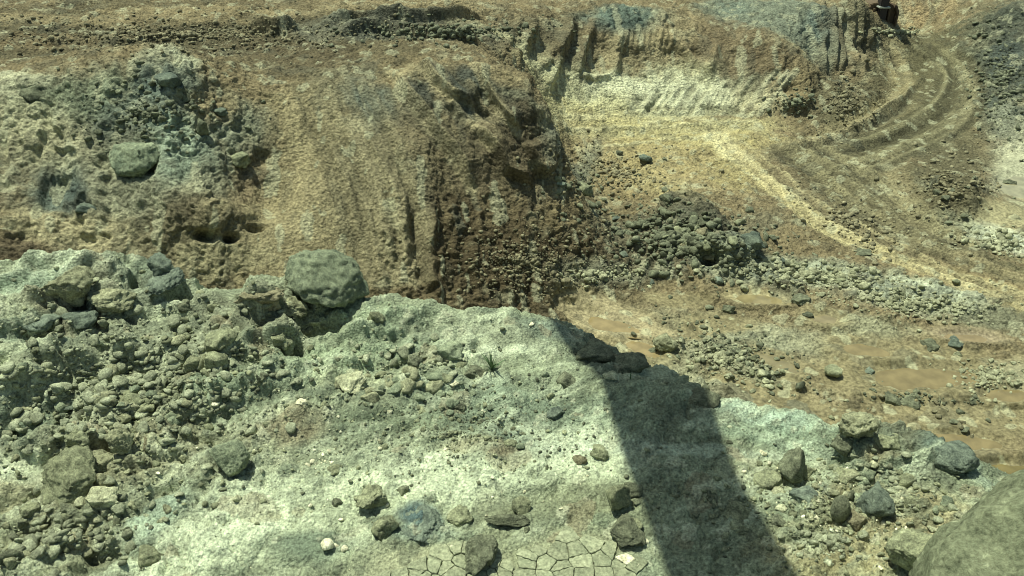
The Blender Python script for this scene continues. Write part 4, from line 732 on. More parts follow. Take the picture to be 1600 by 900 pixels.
# ===HEROES===
H = [  # surface, u, v(base), w, h, kind, label
 (led, 1440, 905, 84, 62, 'grey', 'smooth dark green boulder leaning on the left foot of the huge corner boulder', dict(n=5, sink=.15, nz=.08, cuts=6)),
 (led, 1240, 752, 42, 56, 'dark', 'upright dark rounded rock on the ledge right of the boom shadow', dict(n=4, sink=.12, cuts=6, nz=.1)),
 (led, 1258, 748, 26, 30, 'grey', 'small grey rock touching the right side of the upright dark rock', {}),
 (led, 1200, 762, 48, 30, 'grey', 'low speckled grey green rock left of the upright dark rock', {}),
 (led, 1311, 816, 27, 44, 'dark', 'dark egg shaped stone standing on the right of the ledge', dict(n=4, cuts=0, nz=.05, sink=.08)),
 (led, 1338, 822, 34, 42, 'brown', 'brown triangular stone just right of the egg shaped stone', dict(cuts=12, cutd=(.4, .8))),
 (led, 1327, 788, 12, 26, 'dark', 'narrow dark brown splinter of rock above the egg shaped stone', dict(sink=.1)),
 (led, 1372, 800, 50, 44, 'blue', 'blue grey block half buried in yellow crust on the right of the ledge', dict(sink=.35)),
 (led, 1262, 782, 44, 22, 'blue', 'flat blue grey rock below the upright dark rock', dict(sink=.4)),
 (led, 1345, 688, 62, 50, 'crust', 'dark pitted boulder with white crust on the ledge edge above the egg shaped stone', dict(n=5, nz=.3, cuts=8, sink=.15, fine=.1)),
 (led, 1325, 700, 34, 28, 'dark', 'dark knob of rock at the left foot of the white crusted pitted boulder', {}),
 (led, 1385, 700, 50, 30, 'grey', 'grey clod at the right foot of the white crusted pitted boulder', dict(nz=.3)),
 (led, 1490, 735, 80, 34, 'blue', 'long blue green rock slab on the ledge edge above the corner boulder', dict(sink=.35)),
 (led, 1218, 820, 26, 16, 'dark', 'small flat dark green stone left below the egg shaped stone', {}),
 (led, 935, 716, 32, 30, 'grey', 'pointed grey rock on white crust left of the boom shadow', dict(cuts=12)),
 (led, 905, 723, 26, 18, 'brown', 'pinkish brown crumbly stone beside the pointed grey rock', {}),
 (led, 962, 800, 46, 50, 'grey', 'tall peaked grey rock by the left edge of the boom shadow', dict(cuts=13, cutd=(.45, .85), sink=.1)),
 (led, 990, 775, 34, 34, 'dark', 'dark hollowed rock between the peaked grey rock and the boom shadow', dict(nz=.3)),
 (led, 998, 788, 18, 8, 'dark', 'thin black stone under the dark hollowed rock', {}),
 (led, 975, 850, 64, 32, 'dark', 'dark folded slab with cracks below the peaked grey rock', dict(nz=.25, sink=.15, n=5)),
 (led, 985, 832, 40, 20, 'grey', 'grey lump lying on the back of the dark folded slab', {}),
 (led, 752, 892, 66, 44, 'dark', 'wedge shaped dark rock tapering left over the cracked mud at the bottom edge', dict(n=5, tilt=-24, cuts=12, sink=.12, nz=.2)),
 (led, 793, 823, 70, 18, 'dark', 'long thin dark bar of rock lying above the cracked mud', dict(n=5, nz=.2, sink=.1, depth=.35)),
 (led, 822, 832, 12, 16, 'dark', 'tiny black stone right of the long thin rock bar', dict(n=3, tilt=25)),
 (led, 818, 800, 36, 26, 'grey', 'rounded grey lump just above the long thin rock bar', dict(sink=.3)),
 (led, 715, 815, 48, 18, 'grey', 'flat grey crumbled rock right of the round blue patch', dict(nz=.3)),
 (led, 655, 830, 76, 36, 'blue', 'low round blue rock embedded in pale crust near the bottom centre', dict(sink=.72, n=5, cuts=4)),
 (led, 600, 836, 44, 36, 'grey', 'dark block touching the left of the low round blue rock', dict(sink=.4)),
 (led, 576, 798, 60, 38, 'grey', 'crumbly ring shaped grey rock left above the low round blue rock', dict(n=5, nz=.3, sink=.3, fine=.1)),
 (led, 628, 773, 26, 20, 'dark', 'small dark green stone above the low round blue rock', {}),
 (led, 526, 790, 20, 18, 'dark', 'small dark stone left of the crumbly ring shaped rock', {}),
 (led, 522, 738, 26, 18, 'grey', 'small rounded grey stone on pale crust left of centre', {}),
 (led, 355, 742, 62, 52, 'green', 'flat faced dark green boulder in the left rubble, shadow below it', dict(n=5, cuts=5, nz=.1, sink=.15)),
 (led, 185, 712, 40, 46, 'crust', 'rounded crusty boulder beside a black hole in the left rubble', dict(n=5, nz=.2, sink=.2, fine=.1)),
 (led, 120, 705, 44, 40, 'grey', 'grey green boulder two left of the black hole in the rubble', dict(n=5, nz=.2, sink=.2, fine=.08)),
 (led, 150, 735, 50, 34, 'crust', 'tan crusty lump below the black hole in the left rubble', dict(n=5, nz=.2, sink=.3, fine=.1)),
 (led, 230, 705, 46, 34, 'brown', 'brown crusty boulder right of the rounded crusty boulder', dict(nz=.2, fine=.08)),
 (led, 110, 775, 92, 50, 'grey', 'wide cracked grey boulder in the lower left rubble', dict(n=5, nz=.22, sink=.2, cuts=12, fine=.07)),
 (led, 155, 800, 50, 34, 'pale', 'pale tan oval rock with dark underside below the wide cracked boulder', dict(n=5, sink=.15, fine=.05)),
 (led, 45, 805, 30, 22, 'grey', 'grey stone near the left frame edge below the wide cracked boulder', {}),
 (led, 100, 800, 24, 16, 'dark', 'dark stone left of the pale tan oval rock', {}),
 (led, 12, 880, 30, 30, 'dark', 'dark stone cut by the left frame edge near the bottom', {}),
 (led, 225, 882, 46, 26, 'grey', 'half sunk grey disc shaped rock in pale crust at bottom left', dict(sink=.5)),
 (led, 120, 655, 26, 18, 'dark', 'small dark blue grey rock in the left rubble above the grey green boulder', {}),
 (led, 105, 640, 44, 20, 'blue', 'smooth blue green flat stone in the left rubble', dict(sink=.35)),
 (led, 225, 645, 34, 30, 'grey', 'grey knob of rock beside a dark notch in the left rubble', dict(nz=.25)),
 (led, 205, 640, 30, 14, 'pale', 'thin pale plate of rock below a dark notch in the left rubble', {}),
 (led, 425, 655, 1, 1, 'grey', '', {}),
 (led, 470, 632, 20, 11, 'white', 'bright white stone above the brown patch left of centre', {}),
 (led, 333, 633, 17, 11, 'white', 'bright white oval stone on green rubble at left', {}),
 (led, 511, 862, 20, 20, 'white', 'largest round white pebble near the bottom left of centre', dict(cuts=2, nz=.05, sink=.1)),
 (led, 524, 855, 11, 7, 'white', 'small white chip touching the largest round white pebble', dict(n=2)),
 (led, 538, 860, 12, 9, 'white', 'white chip a little right of the largest round white pebble', dict(n=2)),
 (led, 705, 857, 12, 8, 'white', 'white chip at the upper edge of the cracked mud', dict(n=2)),
 (led, 172, 812, 12, 9, 'white', 'white chip at the foot of the pale tan oval rock', dict(n=2)),
 (led, 980, 882, 34, 18, 'white', 'crumbly white lump right of the cracked mud at the bottom edge', dict(nz=.3)),
 (led, 998, 886, 9, 8, 'white', 'white chip right of the crumbly white lump', dict(n=2)),
 (led, 1010, 848, 9, 8, 'white', 'white chip by the shadow edge near the folded slab', dict(n=2)),
 (led, 609, 645, 8, 8, 'white', 'tiny white stone on the dark patch left of centre', dict(n=2)),
 (led, 755, 646, 9, 8, 'white', 'tiny white stone in the middle of the ledge', dict(n=2)),
 (led, 829, 508, 10, 9, 'white', 'white stone on the ledge edge left of the shadow', dict(n=2)),
 (led, 950, 645, 6, 6, 'white', 'tiny white stone in the ledge shadow, near its left side', dict(n=2)),
 (led, 1194, 712, 12, 12, 'white', 'round white stone right of the boom shadow', dict(n=3)),
 (led, 705, 602, 26, 9, 'white', 'flat white stone below the dark green rock by the plant', dict(n=3)),
 (led, 740, 590, 38, 24, 'dark', 'dark green rock on the ledge just left of the spiky plant', dict(nz=.14)),
 (led, 718, 640, 22, 18, 'dark', 'small dark rock with a white top on mid ledge', {}),
 (led, 865, 652, 34, 18, 'blue', 'blue grey rock on mid ledge above the pointed rock', {}),
 (led, 884, 600, 36, 24, 'dark', 'dark rock beside the upper left of the boom shadow', {}),
 (led, 645, 570, 30, 24, 'dark', 'dark rounded rock on the slope right of the big perched boulder', dict(nz=.2)),
 (led, 700, 560, 50, 34, 'green', 'half buried green rock on the slope left of the spiky plant', dict(sink=.45)),
 (led, 545, 610, 52, 30, 'pale', 'pale creased rock on the slope below the big perched boulder', dict(nz=.25, n=5, sink=.35)),
 (led, 586, 502, 26, 28, 'grey', 'crumbly grey rock at the right foot of the big perched boulder', dict(nz=.3)),
 (led, 484, 520, 22, 14, 'dark', 'small dark stone at the left foot of the big perched boulder', {}),
 (led, 512, 512, 18, 12, 'grey', 'small grey wedge stone in the shadow of the big perched boulder', {}),
 (led, 455, 490, 56, 28, 'crust', 'forked pale rock left below the big perched boulder', dict(nz=.35, n=5, sink=.3)),
 (led, 405, 480, 76, 44, 'brown', 'dark brown hollowed lump left of the big perched boulder', dict(nz=.3, n=5, sink=.3, fine=.08)),
 (led, 440, 540, 60, 34, 'grey', 'ragged grey rock with dark hollow below the big perched boulder', dict(nz=.3, n=5, sink=.3)),
 (led, 340, 545, 56, 26, 'grey', 'pale grey slanting rock in the upper left rubble', dict(nz=.3, sink=.3, tilt=-14)),
 (led, 335, 580, 40, 34, 'grey', 'round grey boulder in the left rubble below the slanting rock', dict(nz=.12, sink=.3)),
 (led, 302, 578, 34, 26, 'grey', 'smaller grey boulder left of the round grey boulder in rubble', dict(nz=.12, sink=.3)),
 (led, 252, 462, 70, 34, 'blue', 'dark blue green slanting slab at the ledge edge, upper left', dict(n=5, tilt=-22, cuts=12, sink=.2)),
 (led, 235, 425, 34, 30, 'blue', 'dark upright block behind the slanting slab on the ledge edge', dict(cuts=12, sink=.3)),
 (led, 285, 482, 26, 22, 'dark', 'dark chunk at the right end of the slanting slab', {}),
 (led, 100, 470, 80, 56, 'crust', 'big pale brown broken block on the upper left ledge', dict(nz=.22, n=5, sink=.35, cuts=12, fine=.08)),
 (led, 165, 480, 70, 36, 'crust', 'low pale broken block right of the big pale brown block', dict(nz=.22, n=5, sink=.35, fine=.08)),
 (led, 60, 512, 60, 26, 'blue', 'smooth blue green slab in the upper left rubble by the frame edge', dict(sink=.4)),
 (led, 118, 508, 50, 24, 'blue', 'second smooth blue green slab, right of the first', dict(sink=.4)),
 (led, 410, 590, 16, 14, 'dark', 'small dark round stone in the green rubble', {}),
 (led, 405, 605, 8, 26, 'dark', 'narrow dark upright sliver in the green rubble', dict(sink=.1)),
 (led, 1100, 632, 60, 26, 'dark', 'shadowed dark hump at the right top corner of the boom shadow', dict(sink=.5)),
 (led, 1160, 812, 50, 26, 'grey', 'grey stone half inside the boom shadow near its right edge', {}),
 (led, 955, 592, 26, 10, 'pale', 'pale flat stone at the upper left corner of the boom shadow', {}),
 (led, 930, 560, 70, 34, 'dark', 'dark rounded hump on the outer lip inside the shadow', dict(sink=.5)),
 (led, 985, 580, 60, 34, 'dark', 'second dark hump on the outer lip inside the shadow', dict(sink=.5)),
 (led, 1155, 830, 30, 12, 'grey', 'thin grey stone inside the boom shadow, lower right', {}),
 # pit
 (pit, 205, 268, 72, 56, 'green', 'large rounded green boulder jutting from the middle of the left rock outcrop', dict(n=5, sink=.3, nz=.1, cuts=12, cutd=(.65, .9), fine=.06)),
 (pit, 45, 158, 44, 28, 'dark', 'dark blocky rock near the left end of the outcrop crest', dict(sink=.3)),
 (pit, 262, 135, 40, 26, 'blue', 'dark blue rock on the crest of the left outcrop', dict(sink=.35)),
 (pit, 290, 158, 30, 30, 'dark', 'dark rock right of the dark blue crest rock', dict(sink=.35)),
 (pit, 318, 212, 20, 36, 'dark', 'dark upright slab on the upper right of the outcrop', dict(sink=.3)),
 (pit, 345, 178, 26, 14, 'blue', 'small blue grey block high on the right of the outcrop', dict(sink=.35)),
 (pit, 370, 255, 34, 26, 'grey', 'pale grey block on the right flank of the outcrop', dict(sink=.4)),
 (pit, 130, 335, 34, 22, 'blue', 'blue ringed knob of rock at the lower left of the outcrop', dict(sink=.35)),
 (pit, 1040, 548, 40, 32, 'crust', 'grey boulder with white crust on its right, in the mud beyond the ledge', dict(n=5, cuts=12, sink=.12)),
 (pit, 1018, 552, 18, 12, 'dark', 'dark stone at the left foot of the white crusted boulder in the mud', {}),
 (pit, 1303, 590, 26, 18, 'grey', 'smooth oval grey stone standing clear in the mud on the right', dict(cuts=3, nz=.06, sink=.1, n=4)),
 (pit, 1362, 584, 18, 14, 'blue', 'blue grey stone right of the smooth oval grey stone', {}),
 (pit, 1397, 632, 26, 22, 'dark', 'dark rock at the left end of the dark ridge on the mud', {}),
 (pit, 1430, 634, 42, 16, 'dark', 'long dark ridge shaped rock on the mud, right', dict(nz=.25)),
 (pit, 1522, 628, 20, 14, 'dark', 'flat grey rock with dark base alone on the right mud', {}),
 (pit, 1497, 540, 26, 14, 'blue', 'dark blue flat rock at the edge of the reddish puddle', {}),
 (pit, 1498, 556, 14, 10, 'pale', 'small pale stone below the dark blue flat rock', {}),
 (pit, 1455, 545, 30, 14, 'dark', 'dark blue rubble lump left of the dark blue flat rock', dict(nz=.3)),
 (pit, 1253, 474, 30, 14, 'dark', 'dark brown rock between the two tan puddles', dict(nz=.25)),
 (pit, 1265, 495, 20, 10, 'dark', 'small dark rock at the lower edge of the tan puddle', {}),
 (pit, 1140, 488, 22, 26, 'dark', 'dark upright clod left of the tan puddle', dict(nz=.3)),
 (pit, 1175, 392, 36, 26, 'blue', 'squarish dark grey boulder with black right side in the rubble heap', dict(n=4, cuts=13, cutd=(.5, .85), sink=.12)),
 (pit, 1148, 402, 34, 28, 'dark', 'dark boulder left of the squarish boulder in the rubble heap', dict(cuts=12)),
 (pit, 1112, 400, 34, 24, 'dark', 'dark slab above a black hollow in the rubble heap', dict(nz=.2)),
 (pit, 1008, 255, 24, 15, 'blue', 'lone blue grey rock on the yellow shelf', dict(cuts=12, cutd=(.5, .85), sink=.15)),
 (pit, 968, 240, 12, 8, 'dark', 'small dark stone left of the lone blue grey rock', {}),
 (pit, 1038, 250, 8, 7, 'dark', 'tiny dark stone right of the lone blue grey rock', {}),
 (pit, 905, 300, 34, 22, 'grey', 'pale grey boulder right of the spur foot', dict(nz=.2)),
 (pit, 875, 290, 20, 12, 'blue', 'blue grey stone at the foot of the spur', {}),
 (pit, 1050, 315, 26, 20, 'dark', 'dark rock on top of the rubble cone', dict(nz=.2)),
 (pit, 1350, 400, 30, 12, 'dark', 'dark clod heap beside the pale wheel track', dict(nz=.3)),
 (pit, 883, 446, 30, 22, 'brown', 'brown clod alone at the lower right of the debris slope', dict(nz=.25)),
 (pit, 1018, 445, 18, 14, 'blue', 'blue grey stone at the lower edge of the rubble heap', {}),
 (pit, 1225, 412, 16, 12, 'blue', 'greenish blue stone in the white crust strip', {}),
 (pit, 1578, 288, 22, 9, 'dark', 'flat dark stone in the pale water at the right edge', {}),
]
for sf, u, v, wp, hp_, kd, lb, kw in H:
    if lb: put(sf, u, v, wp, hp_, kd, lb, name='boulder' if wp > 30 else ('pebble' if wp < 13 else 'stone'), **({'seed': 5, 'nz': .2, 'n': 4} | kw))

# ------------------------------------------------------------------ scattered stones: the ones that can be picked out, each its own object
VAR = {}
for kd in RM:
    VAR[kd] = []
    for k in range(4):
        V, Fc = rock_shape(3, 900 + k*13 + len(VAR)*7, 15, .16, 1.5, (.45, .85)); VAR[kd].append(rock_mesh('stone', V, Fc, RM[kd], False))
VARP = {k: [] for k in RM}
for kd in RM:
    for me in VAR[kd]: m2 = me.copy(); m2.materials[0] = RP[kd]; VARP[kd].append(m2)
ZONES = [  # surface, centre, radii, rot, count, kinds, size px range, label, group
 (led, 200, 620, 260, 130, -10, 46, ('grey', 'crust', 'green'), (13, 26), 'mottled stone lying among the rubble on the left of the ledge', 'stones in the left ledge rubble'),
 (led, 130, 820, 190, 70, -10, 26, ('crust', 'grey', 'pale'), (11, 24), 'crusty stone in the bottom left rubble of the ledge', 'stones in the bottom left rubble'),
 (led, 720, 640, 220, 70, 5, 26, ('green', 'dark', 'grey'), (9, 18), 'small green grey stone scattered on the middle of the ledge', 'small stones on the middle ledge'),
 (led, 1320, 790, 170, 80, 10, 30, ('crust', 'grey', 'pale'), (10, 20), 'yellow grey stone scattered on the right part of the ledge', 'stones on the right of the ledge'),
 (led, 640, 600, 200, 50, -4, 34, ('green', 'grey', 'crust'), (14, 34), 'half buried grey green chunk in the slope below the ledge rim', 'half buried chunks on the middle slope'),
 (led, 1380, 760, 130, 60, 12, 24, ('grey', 'green', 'crust'), (14, 34), 'half buried mottled chunk near the huge corner boulder', 'half buried chunks on the right slope'),
 (led, 1110, 780, 70, 90, 0, 10, ('dark', 'grey'), (10, 20), 'dark stone lying inside the boom shadow', 'stones inside the boom shadow'),
 (pit, 1080, 380, 130, 50, 10, 46, ('dark', 'blue', 'grey', 'brown'), (11, 22), 'dark angular rock in the rubble heap below the yellow shelf', 'rocks of the dark rubble heap'),
 (pit, 1200, 590, 200, 60, 20, 34, ('grey', 'pale', 'dark'), (10, 18), 'grey white stone on the muddy pit floor right behind the ledge', 'stones on the muddy pit floor'),
 (pit, 1490, 310, 90, 90, 20, 16, ('dark', 'brown'), (9, 15), 'dark clod on the berm beside the haul road', 'clods on the roadside berm'),
 (pit, 1490, 660, 120, 50, 5, 14, ('brown', 'dark'), (8, 14), 'small dark clod sticking out of the smooth mud', 'clods in the smooth mud'),
 (pit, 1300, 440, 170, 26, 6, 20, ('pale', 'grey'), (9, 15), 'pale stone in the white crusted strip above the puddles', 'pale stones above the puddles')]
for zi, (sf, u, v, ru, rv, rot, cnt, kds, (s0, s1_), lb, gp) in enumerate(ZONES):
    for k in range(cnt):
        a = random.uniform(0, 6.283); q = min(1.5, abs(random.gauss(0, .6))); du, dv = q*cos(a)*ru, q*sin(a)*rv; r = radians(rot)
        uu, vv = u+du*cos(r)-dv*sin(r), v+du*sin(r)+dv*cos(r)
        if not (8 < uu < 1592 and vv < 896): continue
        p = sf.hit(uu, vv)
        if sf is led and p[1] > np.interp(p[0], CR[:, 0], CR[:, 1]) + .02: continue
        D = np.linalg.norm(p - np.array([0, 0, CAM_Z])); s = (s0 + (s1_-s0)*random.random()**2)*D/F/2
        o = bpy.data.objects.new('stone', random.choice((VAR if sf is led else VARP)[random.choice(kds)]))
        o.scale = (s*random.uniform(.9, 1.3), s*random.uniform(.8, 1.1), s*random.uniform(.5, .9)); o.rotation_euler = (random.uniform(-.4, .4), random.uniform(-.4, .4), random.uniform(0, 6.28))
        o.location = (p[0], p[1], p[2] + s*(-.12 if 'half buried' in lb else .12)); link(o, lb, 'rock', gp)

# ------------------------------------------------------------------ uncountable rubble and gravel: joined, real stones
def rubble(name, sf, zones, n_ico, mat, label, seed):
    r = np.random.default_rng(seed); base = [rock_shape(n_ico, seed*31+k, 8, .2, 1.3, (.4, .85)) for k in range(8)]
    VV, FF, off = [], [], 0
    for (u, v, ru, rv, rot, cnt, s0, s1_) in zones:
        for k in range(cnt):
            a = r.uniform(0, 6.283); q = abs(r.normal())*.52; du, dv = q*cos(a)*ru, q*sin(a)*rv; ro = radians(rot)
            uu, vv = u+du*cos(ro)-dv*sin(ro), v+du*sin(ro)+dv*cos(ro)
            if vv > 960 or uu < -120 or uu > 1720: continue
            p = sf.hit(uu, min(vv, 930))
            if sf is led and p[1] > np.interp(p[0], CR[:, 0], CR[:, 1]) + .02: continue
            D = np.linalg.norm(p - np.array([0, 0, CAM_Z])); s = (s0 + (s1_-s0)*r.random()**4*1.5)*D/F/2
            V, Fc = base[r.integers(8)]; th = r.uniform(0, 6.28); ct, st = cos(th), sin(th)
            X = V*np.array([r.uniform(.8, 1.4), r.uniform(.8, 1.2), r.uniform(.5, .9)])*s
            tx = r.uniform(-.9, .9); X = X @ np.array([[ct, st, 0], [-st, ct, 0], [0, 0, 1]]) @ np.array([[1, 0, 0], [0, cos(tx), sin(tx)], [0, -sin(tx), cos(tx)]])
            VV.append(X + p + np.array([0, 0, s*.2])); FF.append(Fc + off); off += len(V)
    me = rock_mesh(name, np.vstack(VV), np.vstack(FF), mat); o = bpy.data.objects.new(name, me)
    return link(o, label, None, None, 'stuff')
rubble('crusty_rubble', led, [(190, 600, 400, 170, -10, 1500, 4, 14), (90, 840, 200, 80, -10, 400, 4, 14), (640, 560, 180, 50, 0, 160, 4, 12), (1380, 760, 140, 60, 12, 260, 4, 12), (1300, 850, 90, 50, 0, 160, 4, 11)], 2, RS['crust'], 'crusty broken rubble covering the left of the ledge', 11)
rubble('grey_gravel', led, [(250, 620, 420, 220, -10, 900, 3, 9), (700, 680, 320, 120, 0, 450, 2.5, 7), (1300, 800, 260, 110, 8, 700, 2.5, 8)], 2, RS['grey'], 'grey gravel strewn over the ledge', 1)
rubble('dark_gravel', led, [(250, 620, 420, 220, -10, 500, 3, 8), (750, 660, 320, 120, 0, 350, 2.5, 6), (1300, 800, 260, 110, 8, 300, 2.5, 7)], 2, RS['dark'], 'dark gravel strewn over the ledge', 2)
rubble('white_gravel', led, [(500, 720, 560, 200, 0, 170, 2, 6), (1300, 780, 260, 110, 8, 120, 2, 6)], 2, RS['white'], 'white chips strewn over the ledge', 3)
rubble('brown_rubble', pit, [(820, 410, 150, 80, 0, 1500, 2, 6), (1320, 160, 60, 50, 0, 300, 2, 6), (1480, 290, 100, 90, 20, 420, 2, 6), (1330, 350, 120, 50, 25, 300, 3, 8), (300, 55, 420, 40, 0, 1500, 2, 6), (960, 270, 130, 50, 10, 500, 2.5, 7)], 1, RS['brown'], 'brown clods covering the debris slope and terrace', 4)
rubble('dark_rubble', pit, [(1070, 375, 160, 60, 10, 1300, 4, 12), (900, 290, 50, 26, 0, 100, 4, 11), (1565, 120, 70, 120, 0, 600, 2, 6), (1150, 550, 130, 45, 15, 330, 3, 8), (1430, 620, 120, 16, 5, 110, 3, 7), (700, 50, 180, 22, 0, 350, 4, 10), (240, 180, 150, 80, 0, 350, 3, 9), (1240, 160, 50, 30, 0, 160, 3, 8)], 2, RS['dark'], 'dark rubble heaped below the yellow shelf and on the hillside', 5)
rubble('pale_rubble', pit, [(1270, 430, 190, 26, 6, 700, 3, 9), (1430, 475, 160, 30, 6, 600, 3, 8), (1130, 560, 110, 40, 18, 520, 3, 8), (1560, 380, 80, 26, 10, 250, 3, 8), (950, 430, 90, 20, 0, 300, 3, 8), (1400, 50, 60, 6, 0, 120, 3, 7), (1550, 590, 80, 30, 0, 300, 3, 7)], 2, RS['pale'], 'pale crusted rubble on the pit floor', 6)
# ===REST===
# ------------------------------------------------------------------ cracked mud: each plate its own piece
def plate_material():
    m = rock_material('dried_mud', (122, 128, 104), (150, 154, 126), 9, .006, False, (172, 178, 150)); return m
M_plate = plate_material()
def clip(poly, a, b, c):                       # keep a*x+b*y<=c
    out = []
    for i in range(len(poly)):
        p, q = poly[i], poly[(i+1) % len(poly)]; dp = a*p[0]+b*p[1]-c; dq = a*q[0]+b*q[1]-c
        if dp <= 0: out.append(p)
        if dp*dq < 0: t = dp/(dp-dq); out.append((p[0]+t*(q[0]-p[0]), p[1]+t*(q[1]-p[1])))
    return out
mudroot = bpy.data.objects.new('dried_mud', None); link(mudroot, 'patch of pale dried mud cracked into plates at the bottom centre', None, None, 'structure')
for ci, (u, v, ru, rv, ro) in enumerate(CRACK):
    e = Ell(LEDGE, u, v, ru, rv, ro); s0 = .082 if ci == 0 else .096; seeds = []
    n = int(e.R/s0) + 3
    for i in range(-n, n+1):
        for j in range(-n, n+1):
            seeds.append((e.c[0] + (i + random.uniform(-.5, .5) + .5*(j % 2))*s0, e.c[1] + (j + random.uniform(-.5, .5))*s0))
    keep = [random.random() > .28 for _ in seeds]; seeds = [q_ for q_, k_ in zip(seeds, keep) if k_]
    for k, sd in enumerate(seeds):
        if e.q(np.array([sd[0]]), np.array([sd[1]]))[0] > .86 + .35*float(fbm(np.array([[sd[0], sd[1], ci]], f32), 3.0, 2)[0]) + random.uniform(-.1, .1): continue
        if sd[1] < 2.9: continue
        poly = [(sd[0]-.3, sd[1]-.3), (sd[0]+.3, sd[1]-.3), (sd[0]+.3, sd[1]+.3), (sd[0]-.3, sd[1]+.3)]; gap = random.uniform(.001, .003)
        for t in seeds:
            dx, dy = t[0]-sd[0], t[1]-sd[1]; l = math.hypot(dx, dy)
            if 0 < l < .6: poly = clip(poly, dx/l, dy/l, (dx/l)*(sd[0]+dx/2) + (dy/l)*(sd[1]+dy/2) - gap)
        if len(poly) < 3: continue
        # cut the long edges up and make them wander
        pl = []
        for i in range(len(poly)):
            p, q = np.array(poly[i]), np.array(poly[(i+1) % len(poly)]); l = np.linalg.norm(q-p); m_ = max(1, int(l/.022)); nn = np.array([-(q-p)[1], (q-p)[0]])/max(l, 1e-6)
            for j in range(m_): pl.append(p + (q-p)*j/m_ + (nn*random.uniform(-.005, .005) if j else 0))
        cx, cy = np.mean(pl, 0); zt = float(LEDGE(cx, cy)) - .002 + random.uniform(-.003, .002); tx, ty = random.uniform(-.03, .03), random.uniform(-.03, .03)
        vs_, fs = [(0, 0, 0)], []; m_ = len(pl)
        for p in pl: d = np.array(p) - (cx, cy); vs_.append((d[0]*.955, d[1]*.955, .001 + tx*d[0] + ty*d[1]))
        for p in pl: d = np.array(p) - (cx, cy); vs_.append((d[0], d[1], -.003 + tx*d[0] + ty*d[1]))
        for p in pl: d = np.array(p) - (cx, cy); vs_.append((d[0]*.98, d[1]*.98, -.05))
        for i in range(m_):
            j = (i+1) % m_; fs += [(0, 1+i, 1+j), (1+i, 1+m_+i, 1+m_+j, 1+j), (1+m_+i, 1+2*m_+i, 1+2*m_+j, 1+m_+j)]
        me = bpy.data.meshes.new('mud_plate'); me.from_pydata(vs_, [], fs); me.update(); me.materials.append(M_plate)
        o = bpy.data.objects.new('mud_plate', me); o.location = (cx, cy, zt); link(o, parent=mudroot)

# ------------------------------------------------------------------ puddles
def water_material(name, c, rough):
    m = bpy.data.materials.new(name); m.use_nodes = True; nt = m.node_tree; b = nt.nodes['Principled BSDF']
    b.inputs['Base Color'].default_value = (*lin(c), 1); b.inputs['Roughness'].default_value = rough; b.inputs['Specular IOR Level'].default_value = .5
    n = nt.nodes.new('ShaderNodeTexNoise'); n.inputs['Scale'].default_value = 3; n.inputs['Detail'].default_value = 6
    g = nt.nodes.new('ShaderNodeTexCoord'); nt.links.new(g.outputs['Object'], n.inputs['Vector'])
    cr = nt.nodes.new('ShaderNodeValToRGB'); cr.color_ramp.elements[0].color = (*lin([k*.9 for k in c]), 1); cr.color_ramp.elements[1].color = (*lin([min(255, k*1.08) for k in c]), 1)
    cr.color_ramp.elements[0].position = .35; cr.color_ramp.elements[1].position = .65
    nt.links.new(n.outputs[0], cr.inputs[0]); nt.links.new(cr.outputs[0], b.inputs['Base Color'])
    bp = nt.nodes.new('ShaderNodeBump'); bp.inputs['Distance'].default_value = .002; nt.links.new(n.outputs[0], bp.inputs['Height']); nt.links.new(bp.outputs[0], b.inputs['Normal'])
    return m
for (u, v, ru, rv, ro, c, lb) in PUD:
    e = Ell(PIT, u, v, ru, rv, ro); Minv = np.linalg.pinv(e.M); pts = [Minv @ np.array([cos(2*pi*k/96), sin(2*pi*k/96)])*.98 for k in range(96)]; N_ = 96
    me = bpy.data.meshes.new('puddle'); me.from_pydata([(0, 0, 0)] + [(q[0], q[1], 0) for q in pts], [], [(0, 1+k, 1+(k+1) % N_) for k in range(N_)]); me.update()
    me.materials.append(water_material('muddy_water', c, .04)); o = bpy.data.objects.new('puddle', me); o.location = (e.c[0], e.c[1], e.c[2] + .004); link(o, lb, None, None, 'structure')

# ------------------------------------------------------------------ plain materials
def plain(name, c, rough=.7, metal=0, nz=20, var=.25):
    m = bpy.data.materials.new(name); m.use_nodes = True; nt = m.node_tree; b = nt.nodes['Principled BSDF']; b.inputs['Roughness'].default_value = rough; b.inputs['Metallic'].default_value = metal
    n = nt.nodes.new('ShaderNodeTexNoise'); n.inputs['Scale'].default_value = nz; n.inputs['Detail'].default_value = 6
    g = nt.nodes.new('ShaderNodeTexCoord'); nt.links.new(g.outputs['Object'], n.inputs['Vector'])
    cr = nt.nodes.new('ShaderNodeValToRGB'); cr.color_ramp.elements[0].color = (*(lin(c)*(1-var)), 1); cr.color_ramp.elements[1].color = (*(lin(c)*(1+var)), 1)
    nt.links.new(n.outputs[0], cr.inputs[0]); nt.links.new(cr.outputs[0], b.inputs['Base Color']); return m

